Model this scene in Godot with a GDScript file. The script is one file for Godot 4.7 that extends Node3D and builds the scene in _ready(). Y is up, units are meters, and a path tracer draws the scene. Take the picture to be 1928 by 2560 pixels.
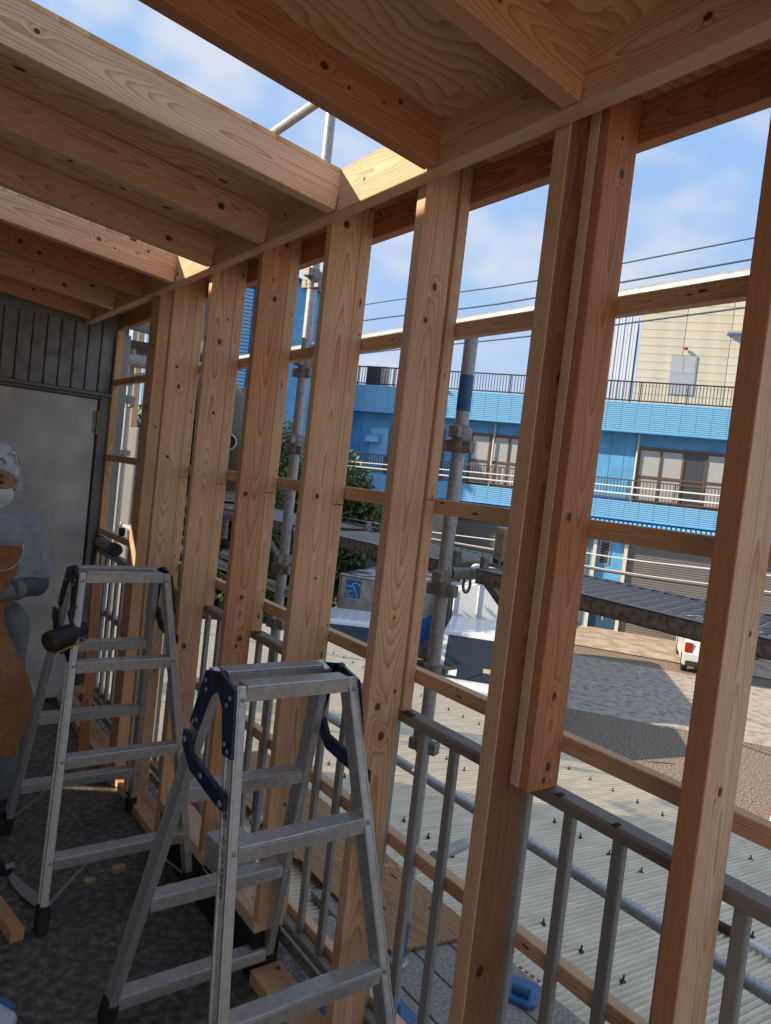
extends Node3D

# ---------------------------------------------------------------- state
var M := {}
var taken := {}
var rng := RandomNumberGenerator.new()
const G := -2.75            # level of the yard below the veranda floor
const UPV := Vector3(0, 1, 0)

# ---------------------------------------------------------------- scene tree helpers
func numbered(s: String) -> String:
	var k: int = taken.get(s, 0)
	taken[s] = k + 1
	return s if k == 0 else "%s_%03d" % [s, k]

func tag(o: Node, label: String, category: String, group := "") -> Node:
	o.set_meta("label", label)
	o.set_meta("category", category)
	if group != "":
		o.set_meta("group", group)
	return o

func thing(called: String, label: String, category: String, at := Vector3.ZERO, turn := 0.0, group := "") -> Node3D:
	var o := Node3D.new()
	o.name = numbered(called)
	add_child(o)
	o.position = at
	o.rotation.y = turn
	tag(o, label, category, group)
	return o

func put(mesh: Mesh, called: String, parent: Node = self, at := Vector3.ZERO, basis := Basis()) -> MeshInstance3D:
	var o := MeshInstance3D.new()
	o.mesh = mesh
	o.name = numbered(called) if parent == self else called
	parent.add_child(o, true)
	o.transform = Transform3D(basis, at)
	return o

func ns() -> SurfaceTool:
	var st := SurfaceTool.new()
	st.begin(Mesh.PRIMITIVE_TRIANGLES)
	return st

func fin(st: SurfaceTool, mat: Material, into: ArrayMesh = null) -> ArrayMesh:
	st.generate_normals()
	st.set_material(mat)
	return st.commit(into) if into else st.commit()

func obj(st: SurfaceTool, called: String, mat: Material, parent: Node = self) -> MeshInstance3D:
	return put(fin(st, mat), called, parent)

func struct(st: SurfaceTool, called: String, mat: Material) -> MeshInstance3D:
	var o := obj(st, called, mat)
	o.set_meta("kind", "structure")
	return o

# ---------------------------------------------------------------- shapes
func face(st: SurfaceTool, p: Array, out: Vector3, uv: Array = []) -> void:
	var nn: Vector3 = (p[1] - p[0]).cross(p[2] - p[0])
	var k := p.size()
	var flip := nn.dot(out) > 0.0
	for i in range(1, k - 1):
		var t := [0, i + 1, i] if flip else [0, i, i + 1]
		for j in t:
			if uv.size() > 0:
				st.set_uv(uv[j])
			st.add_vertex(p[j])

func box(st: SurfaceTool, c: Vector3, s: Vector3, ch := 0.0, b := Basis()) -> void:
	st.set_smooth_group(-1)
	var h := s * 0.5
	ch = minf(ch, minf(h.x, minf(h.y, h.z)) * 0.9)
	var q := h - Vector3(ch, ch, ch)
	for sg in [-1.0, 1.0]:
		face(st, [c + b * Vector3(sg * h.x, -q.y, -q.z), c + b * Vector3(sg * h.x, q.y, -q.z), c + b * Vector3(sg * h.x, q.y, q.z), c + b * Vector3(sg * h.x, -q.y, q.z)], b.x * sg)
		face(st, [c + b * Vector3(-q.x, sg * h.y, -q.z), c + b * Vector3(q.x, sg * h.y, -q.z), c + b * Vector3(q.x, sg * h.y, q.z), c + b * Vector3(-q.x, sg * h.y, q.z)], b.y * sg)
		face(st, [c + b * Vector3(-q.x, -q.y, sg * h.z), c + b * Vector3(q.x, -q.y, sg * h.z), c + b * Vector3(q.x, q.y, sg * h.z), c + b * Vector3(-q.x, q.y, sg * h.z)], b.z * sg)
	if ch <= 0.0:
		return
	for s1 in [-1.0, 1.0]:
		for s2 in [-1.0, 1.0]:
			face(st, [c + b * Vector3(s1 * h.x, s2 * q.y, -q.z), c + b * Vector3(s1 * h.x, s2 * q.y, q.z), c + b * Vector3(s1 * q.x, s2 * h.y, q.z), c + b * Vector3(s1 * q.x, s2 * h.y, -q.z)], b.x * s1 + b.y * s2)
			face(st, [c + b * Vector3(s1 * h.x, -q.y, s2 * q.z), c + b * Vector3(s1 * h.x, q.y, s2 * q.z), c + b * Vector3(s1 * q.x, q.y, s2 * h.z), c + b * Vector3(s1 * q.x, -q.y, s2 * h.z)], b.x * s1 + b.z * s2)
			face(st, [c + b * Vector3(-q.x, s1 * h.y, s2 * q.z), c + b * Vector3(q.x, s1 * h.y, s2 * q.z), c + b * Vector3(q.x, s1 * q.y, s2 * h.z), c + b * Vector3(-q.x, s1 * q.y, s2 * h.z)], b.y * s1 + b.z * s2)
			for s3 in [-1.0, 1.0]:
				face(st, [c + b * Vector3(s1 * h.x, s2 * q.y, s3 * q.z), c + b * Vector3(s1 * q.x, s2 * h.y, s3 * q.z), c + b * Vector3(s1 * q.x, s2 * q.y, s3 * h.z)], b.x * s1 + b.y * s2 + b.z * s3)

func box2(st: SurfaceTool, lo: Vector3, hi: Vector3, ch := 0.0) -> void:
	box(st, (lo + hi) * 0.5, (hi - lo).abs(), ch)

# a bar of rectangular section from a to b; w measured along wide, t across
func bar(st: SurfaceTool, a: Vector3, b: Vector3, wide: Vector3, w: float, t: float, ch := 0.0) -> void:
	var x := (b - a).normalized()
	var z := x.cross(wide).normalized()
	var y := z.cross(x).normalized()
	box(st, (a + b) * 0.5, Vector3(a.distance_to(b), w, t), ch, Basis(x, y, z))

func tube(st: SurfaceTool, pts: Array, r, sides := 10, caps := true, group := 1) -> void:
	var rings := []
	var up := Vector3.ZERO
	for i in pts.size():
		var d: Vector3
		if i == 0:
			d = pts[1] - pts[0]
		elif i == pts.size() - 1:
			d = pts[i] - pts[i - 1]
		else:
			d = (pts[i] - pts[i - 1]).normalized() + (pts[i + 1] - pts[i]).normalized()
		d = d.normalized()
		if up == Vector3.ZERO:
			up = Vector3(0, 1, 0) if absf(d.y) < 0.9 else Vector3(1, 0, 0)
		var sx := d.cross(up).normalized()
		up = sx.cross(d).normalized()
		var rr: float = r[i] if r is Array else r
		var ring := []
		for k in sides:
			var a := TAU * k / sides
			ring.append(pts[i] + (sx * cos(a) + up * sin(a)) * rr)
		rings.append(ring)
	st.set_smooth_group(group)
	for i in pts.size() - 1:
		for k in sides:
			var k2 := (k + 1) % sides
			var mid: Vector3 = (pts[i] + pts[i + 1]) * 0.5
			var cc: Vector3 = (rings[i][k] + rings[i + 1][k2]) * 0.5
			face(st, [rings[i][k], rings[i + 1][k], rings[i + 1][k2], rings[i][k2]], cc - mid)
	if caps:
		st.set_smooth_group(-1)
		face(st, rings[0], pts[0] - pts[1])
		face(st, rings[-1], pts[-1] - pts[-2])

# profile of (radius, height) turned about the local y axis of xf
func lathe(st: SurfaceTool, xf: Transform3D, prof: Array, sides := 12, smooth := true) -> void:
	for i in prof.size() - 1:
		st.set_smooth_group(i + 2 if smooth else -1)
		for k in sides:
			var a0 := TAU * k / sides
			var a1 := TAU * (k + 1) / sides
			var p := []
			for e in [[prof[i], a0], [prof[i + 1], a0], [prof[i + 1], a1], [prof[i], a1]]:
				p.append(xf * Vector3(e[0].x * cos(e[1]), e[0].y, e[0].x * sin(e[1])))
			var am := (a0 + a1) * 0.5
			var dy: float = prof[i + 1].y - prof[i].y
			var dr: float = prof[i + 1].x - prof[i].x
			var out: Vector3 = xf.basis * Vector3(cos(am) * dy, -dr, sin(am) * dy)
			if prof[i].x < 0.00001:
				face(st, [p[0], p[1], p[2]], out)
			elif prof[i + 1].x < 0.00001:
				face(st, [p[0], p[1], p[3]], out)
			else:
				face(st, p, out)

# polygon in local xy, extruded along local z from -d/2 to d/2, edges eased by ch
func prism(st: SurfaceTool, xf: Transform3D, poly: PackedVector2Array, d: float, ch := 0.0) -> void:
	st.set_smooth_group(-1)
	if not Geometry2D.is_polygon_clockwise(poly):
		poly = poly.duplicate()
		poly.reverse()
	var inner := poly
	if ch > 0.0:
		var off := Geometry2D.offset_polygon(poly, -ch)
		if off.size() == 1 and off[0].size() == poly.size():
			inner = off[0]
			# keep the vertex order of the outline
			var best := 0
			for i in inner.size():
				if inner[i].distance_to(poly[0]) < inner[best].distance_to(poly[0]):
					best = i
			var r := PackedVector2Array()
			var dirn := 1 if Geometry2D.is_polygon_clockwise(inner) == Geometry2D.is_polygon_clockwise(poly) else -1
			for i in inner.size():
				r.append(inner[posmod(best + dirn * i, inner.size())])
			inner = r
		else:
			ch = 0.0
	var tri := Geometry2D.triangulate_polygon(inner)
	var n := poly.size()
	for sg in [-1.0, 1.0]:
		for i in range(0, tri.size(), 3):
			var p := []
			for j in 3:
				p.append(xf * Vector3(inner[tri[i + j]].x, inner[tri[i + j]].y, sg * d * 0.5))
			face(st, p, xf.basis.z * sg)
	var h := d * 0.5 - ch
	for i in n:
		var a := poly[i]
		var b := poly[(i + 1) % n]
		var e := (b - a)
		var out: Vector3 = xf.basis * Vector3(-e.y, e.x, 0)   # clockwise outline
		face(st, [xf * Vector3(a.x, a.y, -h), xf * Vector3(b.x, b.y, -h), xf * Vector3(b.x, b.y, h), xf * Vector3(a.x, a.y, h)], out)
		if ch > 0.0:
			var a2 := inner[i]
			var b2 := inner[(i + 1) % n]
			for sg in [-1.0, 1.0]:
				face(st, [xf * Vector3(a.x, a.y, sg * h), xf * Vector3(b.x, b.y, sg * h), xf * Vector3(b2.x, b2.y, sg * d * 0.5), xf * Vector3(a2.x, a2.y, sg * d * 0.5)], out.normalized() + xf.basis.z * sg)

# brush strokes: lists of points on a 10 x 10 grid (y down) laid flat on a surface
func strokes(st: SurfaceTool, lines: Array, o: Vector3, right: Vector3, down: Vector3, size: float, wid: float) -> void:
	st.set_smooth_group(-1)
	var out := down.cross(right).normalized()
	for l in lines:
		for i in l.size() - 1:
			var a: Vector3 = o + (right * l[i].x + down * l[i].y) * size * 0.1
			var b: Vector3 = o + (right * l[i + 1].x + down * l[i + 1].y) * size * 0.1
			var d := (b - a).normalized()
			var s := d.cross(out) * wid * 0.5
			a -= d * wid * 0.3
			b += d * wid * 0.3
			face(st, [a + s, b + s, b - s, a - s], out)

func V(x, y) -> Vector2:
	return Vector2(x, y)

func poly(a: Array) -> PackedVector2Array:
	var r := PackedVector2Array()
	for i in range(0, a.size(), 2):
		r.append(Vector2(a[i], a[i + 1]))
	return r

# ---------------------------------------------------------------- materials
func lin(r: float, g: float, b: float) -> Color:
	return Color(r, g, b).linear_to_srgb()

func ntex(seed_: int, freq: float, ramp: Array, size := 512, oct := 4, type := FastNoiseLite.TYPE_SIMPLEX_SMOOTH, normal := 0.0) -> NoiseTexture2D:
	var f := FastNoiseLite.new()
	f.seed = seed_
	f.frequency = freq
	f.noise_type = type
	f.fractal_octaves = oct
	var t := NoiseTexture2D.new()
	t.width = size
	t.height = size
	t.seamless = true
	t.noise = f
	if normal > 0.0:
		t.as_normal_map = true
		t.bump_strength = normal
	else:
		var g := Gradient.new()
		var off := PackedFloat32Array()
		var col := PackedColorArray()
		for e in ramp:
			off.append(e[0])
			col.append(e[1])
		g.offsets = off
		g.colors = col
		t.color_ramp = g
	return t

func mk(called: String, col: Color, rough := 0.8, metal := 0.0, tex: Texture2D = null, scale := 1.0, nrm: Texture2D = null, nscale := 1.0) -> StandardMaterial3D:
	var m := StandardMaterial3D.new()
	m.albedo_color = col
	m.roughness = rough
	m.metallic = metal
	if tex:
		m.albedo_texture = tex
		m.uv1_triplanar = true
		m.uv1_scale = Vector3.ONE * scale
	if nrm:
		m.normal_enabled = true
		m.normal_texture = nrm
		m.normal_scale = nscale
		m.uv1_triplanar = true
		m.uv1_scale = Vector3.ONE * scale
	M[called] = m
	return m

func gry(v: float) -> Color:
	return Color(v, v, v)

# sawn timber: growth rings cut by a plane, drawn along u (2.4 m) and v (0.12 m)
func wood_image(seed_: int, flat_cut: bool, knots: int, early: Color, late: Color) -> Image:
	var w := 1280
	var h := 96
	var data := PackedByteArray()
	data.resize(w * h * 3)
	var f := FastNoiseLite.new()
	f.seed = seed_
	f.frequency = 1.0
	f.fractal_octaves = 2
	var g := FastNoiseLite.new()
	g.seed = seed_ + 50
	g.frequency = 1.0
	g.fractal_octaves = 3
	var r := RandomNumberGenerator.new()
	r.seed = seed_ * 77 + 5
	var kn := []
	for i in knots:
		kn.append([r.randf_range(0.08, 2.32), r.randf_range(0.02, 0.1), r.randf_range(0.003, 0.0105), r.randf()])
	var v0 := r.randf_range(0.045, 0.075)
	for x in w:
		var u := 2.4 * x / w
		var dep := maxf(0.004, 0.036 + 0.052 * f.get_noise_2d(u * 0.55, 3.0) + 0.003 * f.get_noise_2d(u * 4.0, 9.0))
		var cen := v0 + 0.02 * f.get_noise_2d(u * 0.7, 40.0)
		for y in h:
			var v := 0.12 * y / h
			var rad: float
			if flat_cut:
				var dv := (v - cen) + 0.004 * f.get_noise_2d(u * 4.0, v * 30.0 + 70.0)
				rad = sqrt(dv * dv * 0.8 + dep * dep)
			else:
				rad = v * 1.25 + 0.3 + 0.006 * f.get_noise_2d(u * 0.9, v * 8.0)
			var dark := 0.0
			var kd := 0.0
			for k in kn:
				var du: float = (u - k[0])
				var dw: float = (v - k[1])
				if absf(du) > 0.12:
					continue
				var rr: float = k[2]
				var q: float = (du * du * 0.3 + dw * dw) / (rr * rr)
				rad += rr * 1.5 * exp(-q * 0.32)
				var e: float = sqrt(du * du * 0.8 + dw * dw) / rr + 0.18 * f.get_noise_2d(u * 90.0, v * 90.0)
				if e < 1.0:
					kd = maxf(kd, 0.62 + 0.3 * (1.0 if k[3] > 0.55 else e))
				elif e < 1.9:
					dark = maxf(dark, 0.5 * (1.9 - e) / 0.9)
			var ph := fposmod(rad / (0.0052 if flat_cut else 0.0042), 1.0)
			var ring := ph * ph * ph
			if ph > 0.94:
				ring *= (1.0 - ph) / 0.06
			var fib := g.get_noise_2d(u * 14.0, v * 900.0)
			var band := g.get_noise_2d(u * 1.2, v * 26.0 + 200.0)
			var t := clampf(ring * (0.85 if flat_cut else 0.5) + fib * 0.16 + band * 0.22 + 0.1 + dark * 0.6, 0.0, 1.25)
			var c := early.lerp(late, t)
			if kd > 0.0:
				c = c.lerp(Color(0.2, 0.12, 0.075), kd)
			var o := (y * w + x) * 3
			data[o] = int(clampf(c.r, 0, 1) * 255)
			data[o + 1] = int(clampf(c.g, 0, 1) * 255)
			data[o + 2] = int(clampf(c.b, 0, 1) * 255)
	return Image.create_from_data(w, h, false, Image.FORMAT_RGB8, data)

# rotary-cut veneer: wandering contour bands and a few knots, 1.0 m x 1.0 m
func ply_image(seed_: int) -> Image:
	var w := 512
	var data := PackedByteArray()
	data.resize(w * w * 3)
	var f := FastNoiseLite.new()
	f.seed = seed_
	f.frequency = 1.0
	f.fractal_octaves = 3
	var r := RandomNumberGenerator.new()
	r.seed = seed_
	var kn := []
	for i in 7:
		kn.append(Vector3(r.randf(), r.randf(), r.randf_range(0.006, 0.012)))
	var a := Color(0.92, 0.79, 0.61)
	var b := Color(0.70, 0.49, 0.31)
	for x in w:
		var u := 1.0 * x / w
		for y in w:
			var v := 1.0 * y / w
			var z := f.get_noise_2d(u * 1.2, v * 2.4) * 4.0 + f.get_noise_2d(u * 4.0, v * 9.0 + 50.0) * 0.5
			var kd := 0.0
			for k in kn:
				var du: float = u - k.x
				var dv: float = v - k.y
				if absf(du) < 0.15 and absf(dv) < 0.1:
					var q: float = (du * du * 0.4 + dv * dv) / (k.z * k.z)
					z += 1.6 * exp(-q * 0.2)
					if q < 1.0:
						kd = 0.75
			var ph := fposmod(z + v * 26.0, 1.0)
			var t := clampf(pow(ph, 2.4) * 0.62 + f.get_noise_2d(u * 12.0, v * 300.0) * 0.22 + 0.1, 0.0, 1.2)
			var c := a.lerp(b, t).lerp(Color(0.2, 0.12, 0.08), kd)
			var o := (y * w + x) * 3
			data[o] = int(clampf(c.r, 0, 1) * 255)
			data[o + 1] = int(clampf(c.g, 0, 1) * 255)
			data[o + 2] = int(clampf(c.b, 0, 1) * 255)
	return Image.create_from_data(w, w, false, Image.FORMAT_RGB8, data)

# corrugated sheet: beige weathered coat, grime caught along the valleys (v = one wave)
func sheet_image(seed_: int) -> Image:
	var w := 768
	var h := 192
	var waves := 6
	var data := PackedByteArray()
	data.resize(w * h * 3)
	var f := FastNoiseLite.new()
	f.seed = seed_
	f.frequency = 1.0
	f.fractal_octaves = 4
	for x in w:
		var u := 3.6 * x / w
		for y in h:
			var v := float(waves) * y / h
			var ph := fposmod(v, 1.0)
			var lo := 1.0 - clampf(absf(ph - 0.75) / 0.16, 0.0, 1.0)
			var grime := clampf(lo * 1.7 + f.get_noise_2d(u * 30.0, v * 5.0) * 1.5 - 0.75, 0.0, 1.0) * 0.8
			var st := f.get_noise_2d(u * 2.0 + 90.0, v * 0.5) * 0.09 + f.get_noise_2d(u * 60.0, v * 12.0) * 0.07
			var c := Color(0.83, 0.775, 0.675)
			c = Color(c.r + st, c.g + st, c.b + st * 0.9).lerp(Color(0.2, 0.185, 0.16), grime)
			var o := (y * w + x) * 3
			data[o] = int(clampf(c.r, 0, 1) * 255)
			data[o + 1] = int(clampf(c.g, 0, 1) * 255)
			data[o + 2] = int(clampf(c.b, 0, 1) * 255)
	return Image.create_from_data(w, h, false, Image.FORMAT_RGB8, data)

func tex_of(im: Image) -> ImageTexture:
	im.generate_mipmaps()
	return ImageTexture.create_from_image(im)

var wood_tex := {}
const TONES := [[0.97, 0.92, 0.87], [1.0, 0.95, 0.88], [0.94, 0.83, 0.72], [0.84, 0.69, 0.57], [1.0, 1.0, 0.98], [0.62, 0.5, 0.41]]

func wmat(kind: String, idx: int, tone: int) -> StandardMaterial3D:
	var key := "w%s%d_%d" % [kind, idx, tone]
	if not M.has(key):
		var t: Array = TONES[tone]
		var m := mk(key, Color(t[0], t[1], t[2]), 0.72)
		m.albedo_texture = wood_tex[kind + str(idx)]
	return M[key]

# one length of timber from a to b; w along wide, t across; flat-sawn on the wide faces
func timber(parent: Node, called: String, a: Vector3, b: Vector3, wide: Vector3, w: float, t: float, tone := 0, flat_i := -1, off := -1.0, ch := 0.0018) -> MeshInstance3D:
	var x := (b - a).normalized()
	var z := x.cross(wide).normalized()
	var y := z.cross(x).normalized()
	var L := a.distance_to(b)
	var hl := L * 0.5
	var hw := w * 0.5
	var ht := t * 0.5
	var fi := flat_i if flat_i >= 0 else rng.randi() % 4
	var qi := rng.randi() % 2
	var uo := off if off >= 0.0 else rng.randf()
	var flip := 1.0 if rng.randf() < 0.5 else -1.0
	var tone2 := tone
	if tone >= 10:          # separate tones for wide faces and narrow faces
		tone2 = tone % 10
		tone = tone / 10
	var A := ns()
	var B := ns()
	A.set_smooth_group(-1)
	B.set_smooth_group(-1)
	var s := 1.0 / 2.4
	if L < 2.41:            # keep the piece inside one board of the grain
		uo = lerpf(hl * s, 1.0 - hl * s, uo)
	for sg in [-1.0, 1.0]:
		var p := []
		var uv := []
		for e in [[-1, -1], [1, -1], [1, 1], [-1, 1]]:
			p.append(Vector3(e[0] * hl, e[1] * (hw - ch), sg * ht))
			uv.append(Vector2(uo + e[0] * hl * s * flip, 0.5 + 0.47 * e[1]))
		face(A, p, Vector3(0, 0, sg), uv)
		p = []
		uv = []
		var vo := rng.randf()
		for e in [[-1, -1], [1, -1], [1, 1], [-1, 1]]:
			p.append(Vector3(e[0] * hl, sg * hw, e[1] * (ht - ch)))
			uv.append(Vector2(uo + 0.3 + e[0] * hl * s, vo + e[1] * ht / 0.12))
		face(B, p, Vector3(0, sg, 0), uv)
		p = [Vector3(sg * hl, -hw, -ht + ch), Vector3(sg * hl, -hw + ch, -ht), Vector3(sg * hl, hw - ch, -ht), Vector3(sg * hl, hw, -ht + ch), Vector3(sg * hl, hw, ht - ch), Vector3(sg * hl, hw - ch, ht), Vector3(sg * hl, -hw + ch, ht), Vector3(sg * hl, -hw, ht - ch)]
		uv = []
		for q in p:
			uv.append(Vector2(0.1 + q.y * 0.4, vo + q.z / 0.12))
		face(B, p, Vector3(sg, 0, 0), uv)
		for s2 in [-1.0, 1.0]:
			face(B, [Vector3(-hl, sg * hw, s2 * (ht - ch)), Vector3(hl, sg * hw, s2 * (ht - ch)), Vector3(hl, sg * (hw - ch), s2 * ht), Vector3(-hl, sg * (hw - ch), s2 * ht)], Vector3(0, sg, s2), [Vector2(uo, vo), Vector2(uo + L * s, vo), Vector2(uo + L * s, vo + 0.01), Vector2(uo, vo + 0.01)])
	var mesh := fin(A, wmat("f", fi, tone))
	fin(B, wmat("q", qi, tone2), mesh)
	return put(mesh, called, parent, (a + b) * 0.5, Basis(x, y, z))

func make_materials() -> void:
	var e := Color(0.90, 0.775, 0.65)
	var l := Color(0.71, 0.515, 0.385)
	for i in 4:
		wood_tex["f%d" % i] = tex_of(wood_image(11 + i * 7, true, [7, 4, 8, 6][i], e, l))
	for i in 2:
		wood_tex["q%d" % i] = tex_of(wood_image(101 + i * 7, false, 1, e, l.lerp(e, 0.25)))
	for i in 2:
		wood_tex["p%d" % i] = tex_of(ply_image(31 + i))
	wood_tex["s0"] = tex_of(sheet_image(5))
	var fine := ntex(3, 0.09, [[0.0, gry(0.72)], [1.0, gry(1.0)]], 512, 4)
	var patch := ntex(4, 0.012, [[0.0, gry(0.7)], [0.5, gry(0.9)], [1.0, gry(1.0)]], 512, 5)
	var speck := ntex(6, 0.22, [[0.0, gry(0.35)], [0.45, gry(0.62)], [0.62, gry(0.8)], [1.0, gry(1.0)]], 512, 3)
	var bumps := ntex(7, 0.2, [], 512, 3, FastNoiseLite.TYPE_SIMPLEX_SMOOTH, 6.0)
	mk("concrete_dark", lin(0.225, 0.198, 0.172), 0.95, 0.0, ntex(40, 0.03, [[0.0, gry(0.55)], [0.4, gry(0.74)], [0.6, gry(0.84)], [0.8, gry(1.0)], [1.0, gry(1.0)]], 1024, 8), 0.8, bumps, 0.4)
	mk("added_terrace", lin(0.52, 0.49, 0.44), 0.9, 0.0, patch, 0.5)
	mk("render_white", lin(0.74, 0.72, 0.68), 0.9, 0.0, patch, 0.4)
	mk("concrete_edge", lin(0.12, 0.11, 0.10), 0.95, 0.0, speck, 4.0, bumps, 1.2)
	mk("alu", lin(0.72, 0.715, 0.71), 0.36, 0.7, ntex(21, 0.03, [[0.0, gry(0.86)], [0.6, gry(0.97)], [1.0, gry(1.0)]], 512, 4), 2.0)
	mk("galv", lin(0.50, 0.505, 0.51), 0.5, 0.55, ntex(22, 0.02, [[0.0, gry(0.74)], [0.5, gry(0.9)], [1.0, gry(1.0)]], 512, 4), 4.0)
	mk("galv_dull", lin(0.36, 0.34, 0.32), 0.62, 0.35, ntex(23, 0.02, [[0.0, Color(0.62, 0.55, 0.5)], [0.5, gry(0.86)], [1.0, gry(1.0)]], 512, 4), 4.0)
	mk("rail_paint", lin(0.36, 0.305, 0.26), 0.42, 0.1, fine, 6.0)
	mk("rust", lin(0.16, 0.055, 0.02), 0.95, 0.0, speck, 20.0)
	mk("steel_bar", lin(0.42, 0.405, 0.385), 0.42, 0.2, fine, 6.0)
	mk("rubber", lin(0.018, 0.018, 0.02), 0.75)
	mk("black_metal", lin(0.02, 0.02, 0.022), 0.4, 0.3)
	mk("shade_black", lin(0.012, 0.012, 0.012), 0.9)  # shade colour of the hollow below the raised plate
	mk("blue_hinge", lin(0.018, 0.042, 0.12), 0.42, 0.15, fine, 10.0)
	mk("blue_paint", Color(1, 1, 1), 0.5, 0.1, ntex(25, 0.06, [[0.0, Color(0.07, 0.26, 0.42)], [0.6, Color(0.12, 0.38, 0.58)], [0.70, Color(0.12, 0.38, 0.58)], [0.73, Color(0.6, 0.61, 0.61)], [1.0, Color(0.66, 0.66, 0.65)]], 512, 4), 7.0)
	mk("brass", lin(0.42, 0.27, 0.09), 0.4, 0.7)
	mk("ink", lin(0.012, 0.012, 0.012), 0.8)
	mk("card", lin(0.60, 0.46, 0.32), 0.9, 0.0, fine, 5.0)
	mk("box_white", lin(0.62, 0.63, 0.64), 0.75, 0.0, fine, 5.0)
	mk("panel_grey", lin(0.30, 0.295, 0.29), 0.5, 0.2, patch, 1.2)
	mk("door_grey", lin(0.62, 0.605, 0.58), 0.45, 0.05, ntex(26, 0.008, [[0.0, gry(0.82)], [1.0, gry(1.0)]], 512, 4), 0.8)
	mk("frame_grey", lin(0.24, 0.235, 0.23), 0.5, 0.1, fine, 4.0)
	mk("steel_white", lin(0.46, 0.475, 0.49), 0.5, 0.0, fine, 3.0)
	mk("plank_grey", lin(0.40, 0.36, 0.31), 0.9, 0.0, ntex(27, 0.03, [[0.0, gry(0.6)], [1.0, gry(1.0)]], 512, 5), 3.0)
	mk("asphalt", lin(0.36, 0.30, 0.235), 0.95, 0.0, ntex(28, 0.055, [[0.0, Color(0.34, 0.31, 0.3)], [0.42, Color(0.68, 0.62, 0.58)], [0.6, Color(0.9, 0.86, 0.82)], [1.0, Color(1.0, 0.99, 0.97)]], 1024, 3), 0.36)
	mk("yard_concrete", lin(0.49, 0.415, 0.325), 0.92, 0.0, ntex(29, 0.022, [[0.0, Color(0.66, 0.64, 0.62)], [0.5, gry(0.9)], [1.0, gry(1.0)]], 1024, 6), 0.16)
	mk("apron", lin(0.50, 0.395, 0.285), 0.92, 0.0, ntex(30, 0.012, [[0.0, Color(0.75, 0.73, 0.72)], [0.6, gry(0.95)], [1.0, gry(1.0)]], 1024, 6), 0.12)
	mk("blue_wall", lin(0.115, 0.40, 0.74), 0.6, 0.0, ntex(31, 0.01, [[0.0, gry(0.86)], [1.0, gry(1.0)]], 512, 5), 0.3)
	mk("blue_slat", lin(0.19, 0.47, 0.75), 0.5, 0.1)
	mk("blue_seam", lin(0.03, 0.12, 0.28), 0.7)
	mk("navy", lin(0.02, 0.06, 0.13), 0.6)
	mk("brown_frame", lin(0.13, 0.085, 0.055), 0.5, 0.2)
	mk("dark_fence", lin(0.045, 0.042, 0.042), 0.5, 0.3)
	mk("pane_curtain", lin(0.36, 0.37, 0.37), 0.12)
	mk("pane_dark", lin(0.05, 0.055, 0.06), 0.06)
	mk("shutter", lin(0.20, 0.185, 0.175), 0.5, 0.3)
	mk("cream", lin(0.62, 0.55, 0.40), 0.8)
	mk("beige_wall", lin(0.60, 0.535, 0.40), 0.8, 0.0, ntex(32, 0.01, [[0.0, gry(0.9)], [1.0, gry(1.0)]], 512, 4), 0.2)
	mk("white_paint", lin(0.62, 0.645, 0.67), 0.3)
	mk("truck_white", lin(0.60, 0.615, 0.635), 0.22)
	mk("truck_silver", lin(0.60, 0.53, 0.43), 0.38, 0.2, patch, 0.5)
	mk("truck_roof", lin(0.5, 0.52, 0.54), 0.5, 0.2, ntex(33, 0.01, [[0.0, gry(0.2)], [0.35, gry(0.5)], [0.6, gry(0.95)], [1.0, gry(1.0)]], 512, 5), 0.35)
	mk("glass_dark", lin(0.02, 0.025, 0.03), 0.03)
	mk("sticker_blue", lin(0.015, 0.15, 0.36), 0.5)
	mk("sticker_white", lin(0.8, 0.82, 0.84), 0.6)
	mk("stripe_blue", lin(0.03, 0.22, 0.55), 0.5)
	mk("tyre", lin(0.02, 0.02, 0.02), 0.9)
	mk("lamp_red", lin(0.25, 0.02, 0.012), 0.25)
	mk("lamp_clear", lin(0.7, 0.7, 0.7), 0.1)
	mk("bark", lin(0.09, 0.065, 0.045), 0.95, 0.0, speck, 6.0)
	mk("log_end", lin(0.42, 0.24, 0.1), 0.9, 0.0, fine, 8.0)
	mk("cable_dark", lin(0.012, 0.05, 0.10), 0.6)
	mk("cable_pale", lin(0.42, 0.42, 0.42), 0.5)
	mk("skin", lin(0.27, 0.135, 0.08), 0.55)
	mk("work_shirt", lin(0.30, 0.345, 0.385), 0.9, 0.0, ntex(34, 0.02, [[0.0, gry(0.78)], [0.5, gry(0.95)], [1.0, gry(1.0)]], 512, 5), 2.0)
	mk("sleeve", lin(0.11, 0.125, 0.17), 0.9, 0.0, fine, 30.0)
	mk("trousers", lin(0.22, 0.24, 0.26), 0.92, 0.0, patch, 4.0)
	mk("mask", lin(0.55, 0.57, 0.59), 0.85)
	mk("bandana", lin(0.46, 0.53, 0.58), 0.9)
	mk("glove", lin(0.26, 0.25, 0.235), 0.9, 0.0, fine, 20.0)
	mk("kraft", lin(0.40, 0.165, 0.05), 0.6, 0.0, ntex(35, 0.02, [[0.0, gry(0.75)], [1.0, gry(1.0)]], 512, 5), 3.0)
	mk("leather_tan", lin(0.50, 0.245, 0.10), 0.75, 0.0, ntex(36, 0.025, [[0.0, gry(0.72)], [1.0, gry(1.0)]], 512, 5), 3.0)
	mk("jacket", lin(0.20, 0.175, 0.12), 0.85, 0.0, fine, 4.0)
	mk("dark_cloth", lin(0.012, 0.012, 0.014), 0.95)
	mk("tarp_blue", lin(0.02, 0.16, 0.42), 0.35)
	mk("plastic_bag", lin(0.55, 0.62, 0.66), 0.3)
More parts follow.
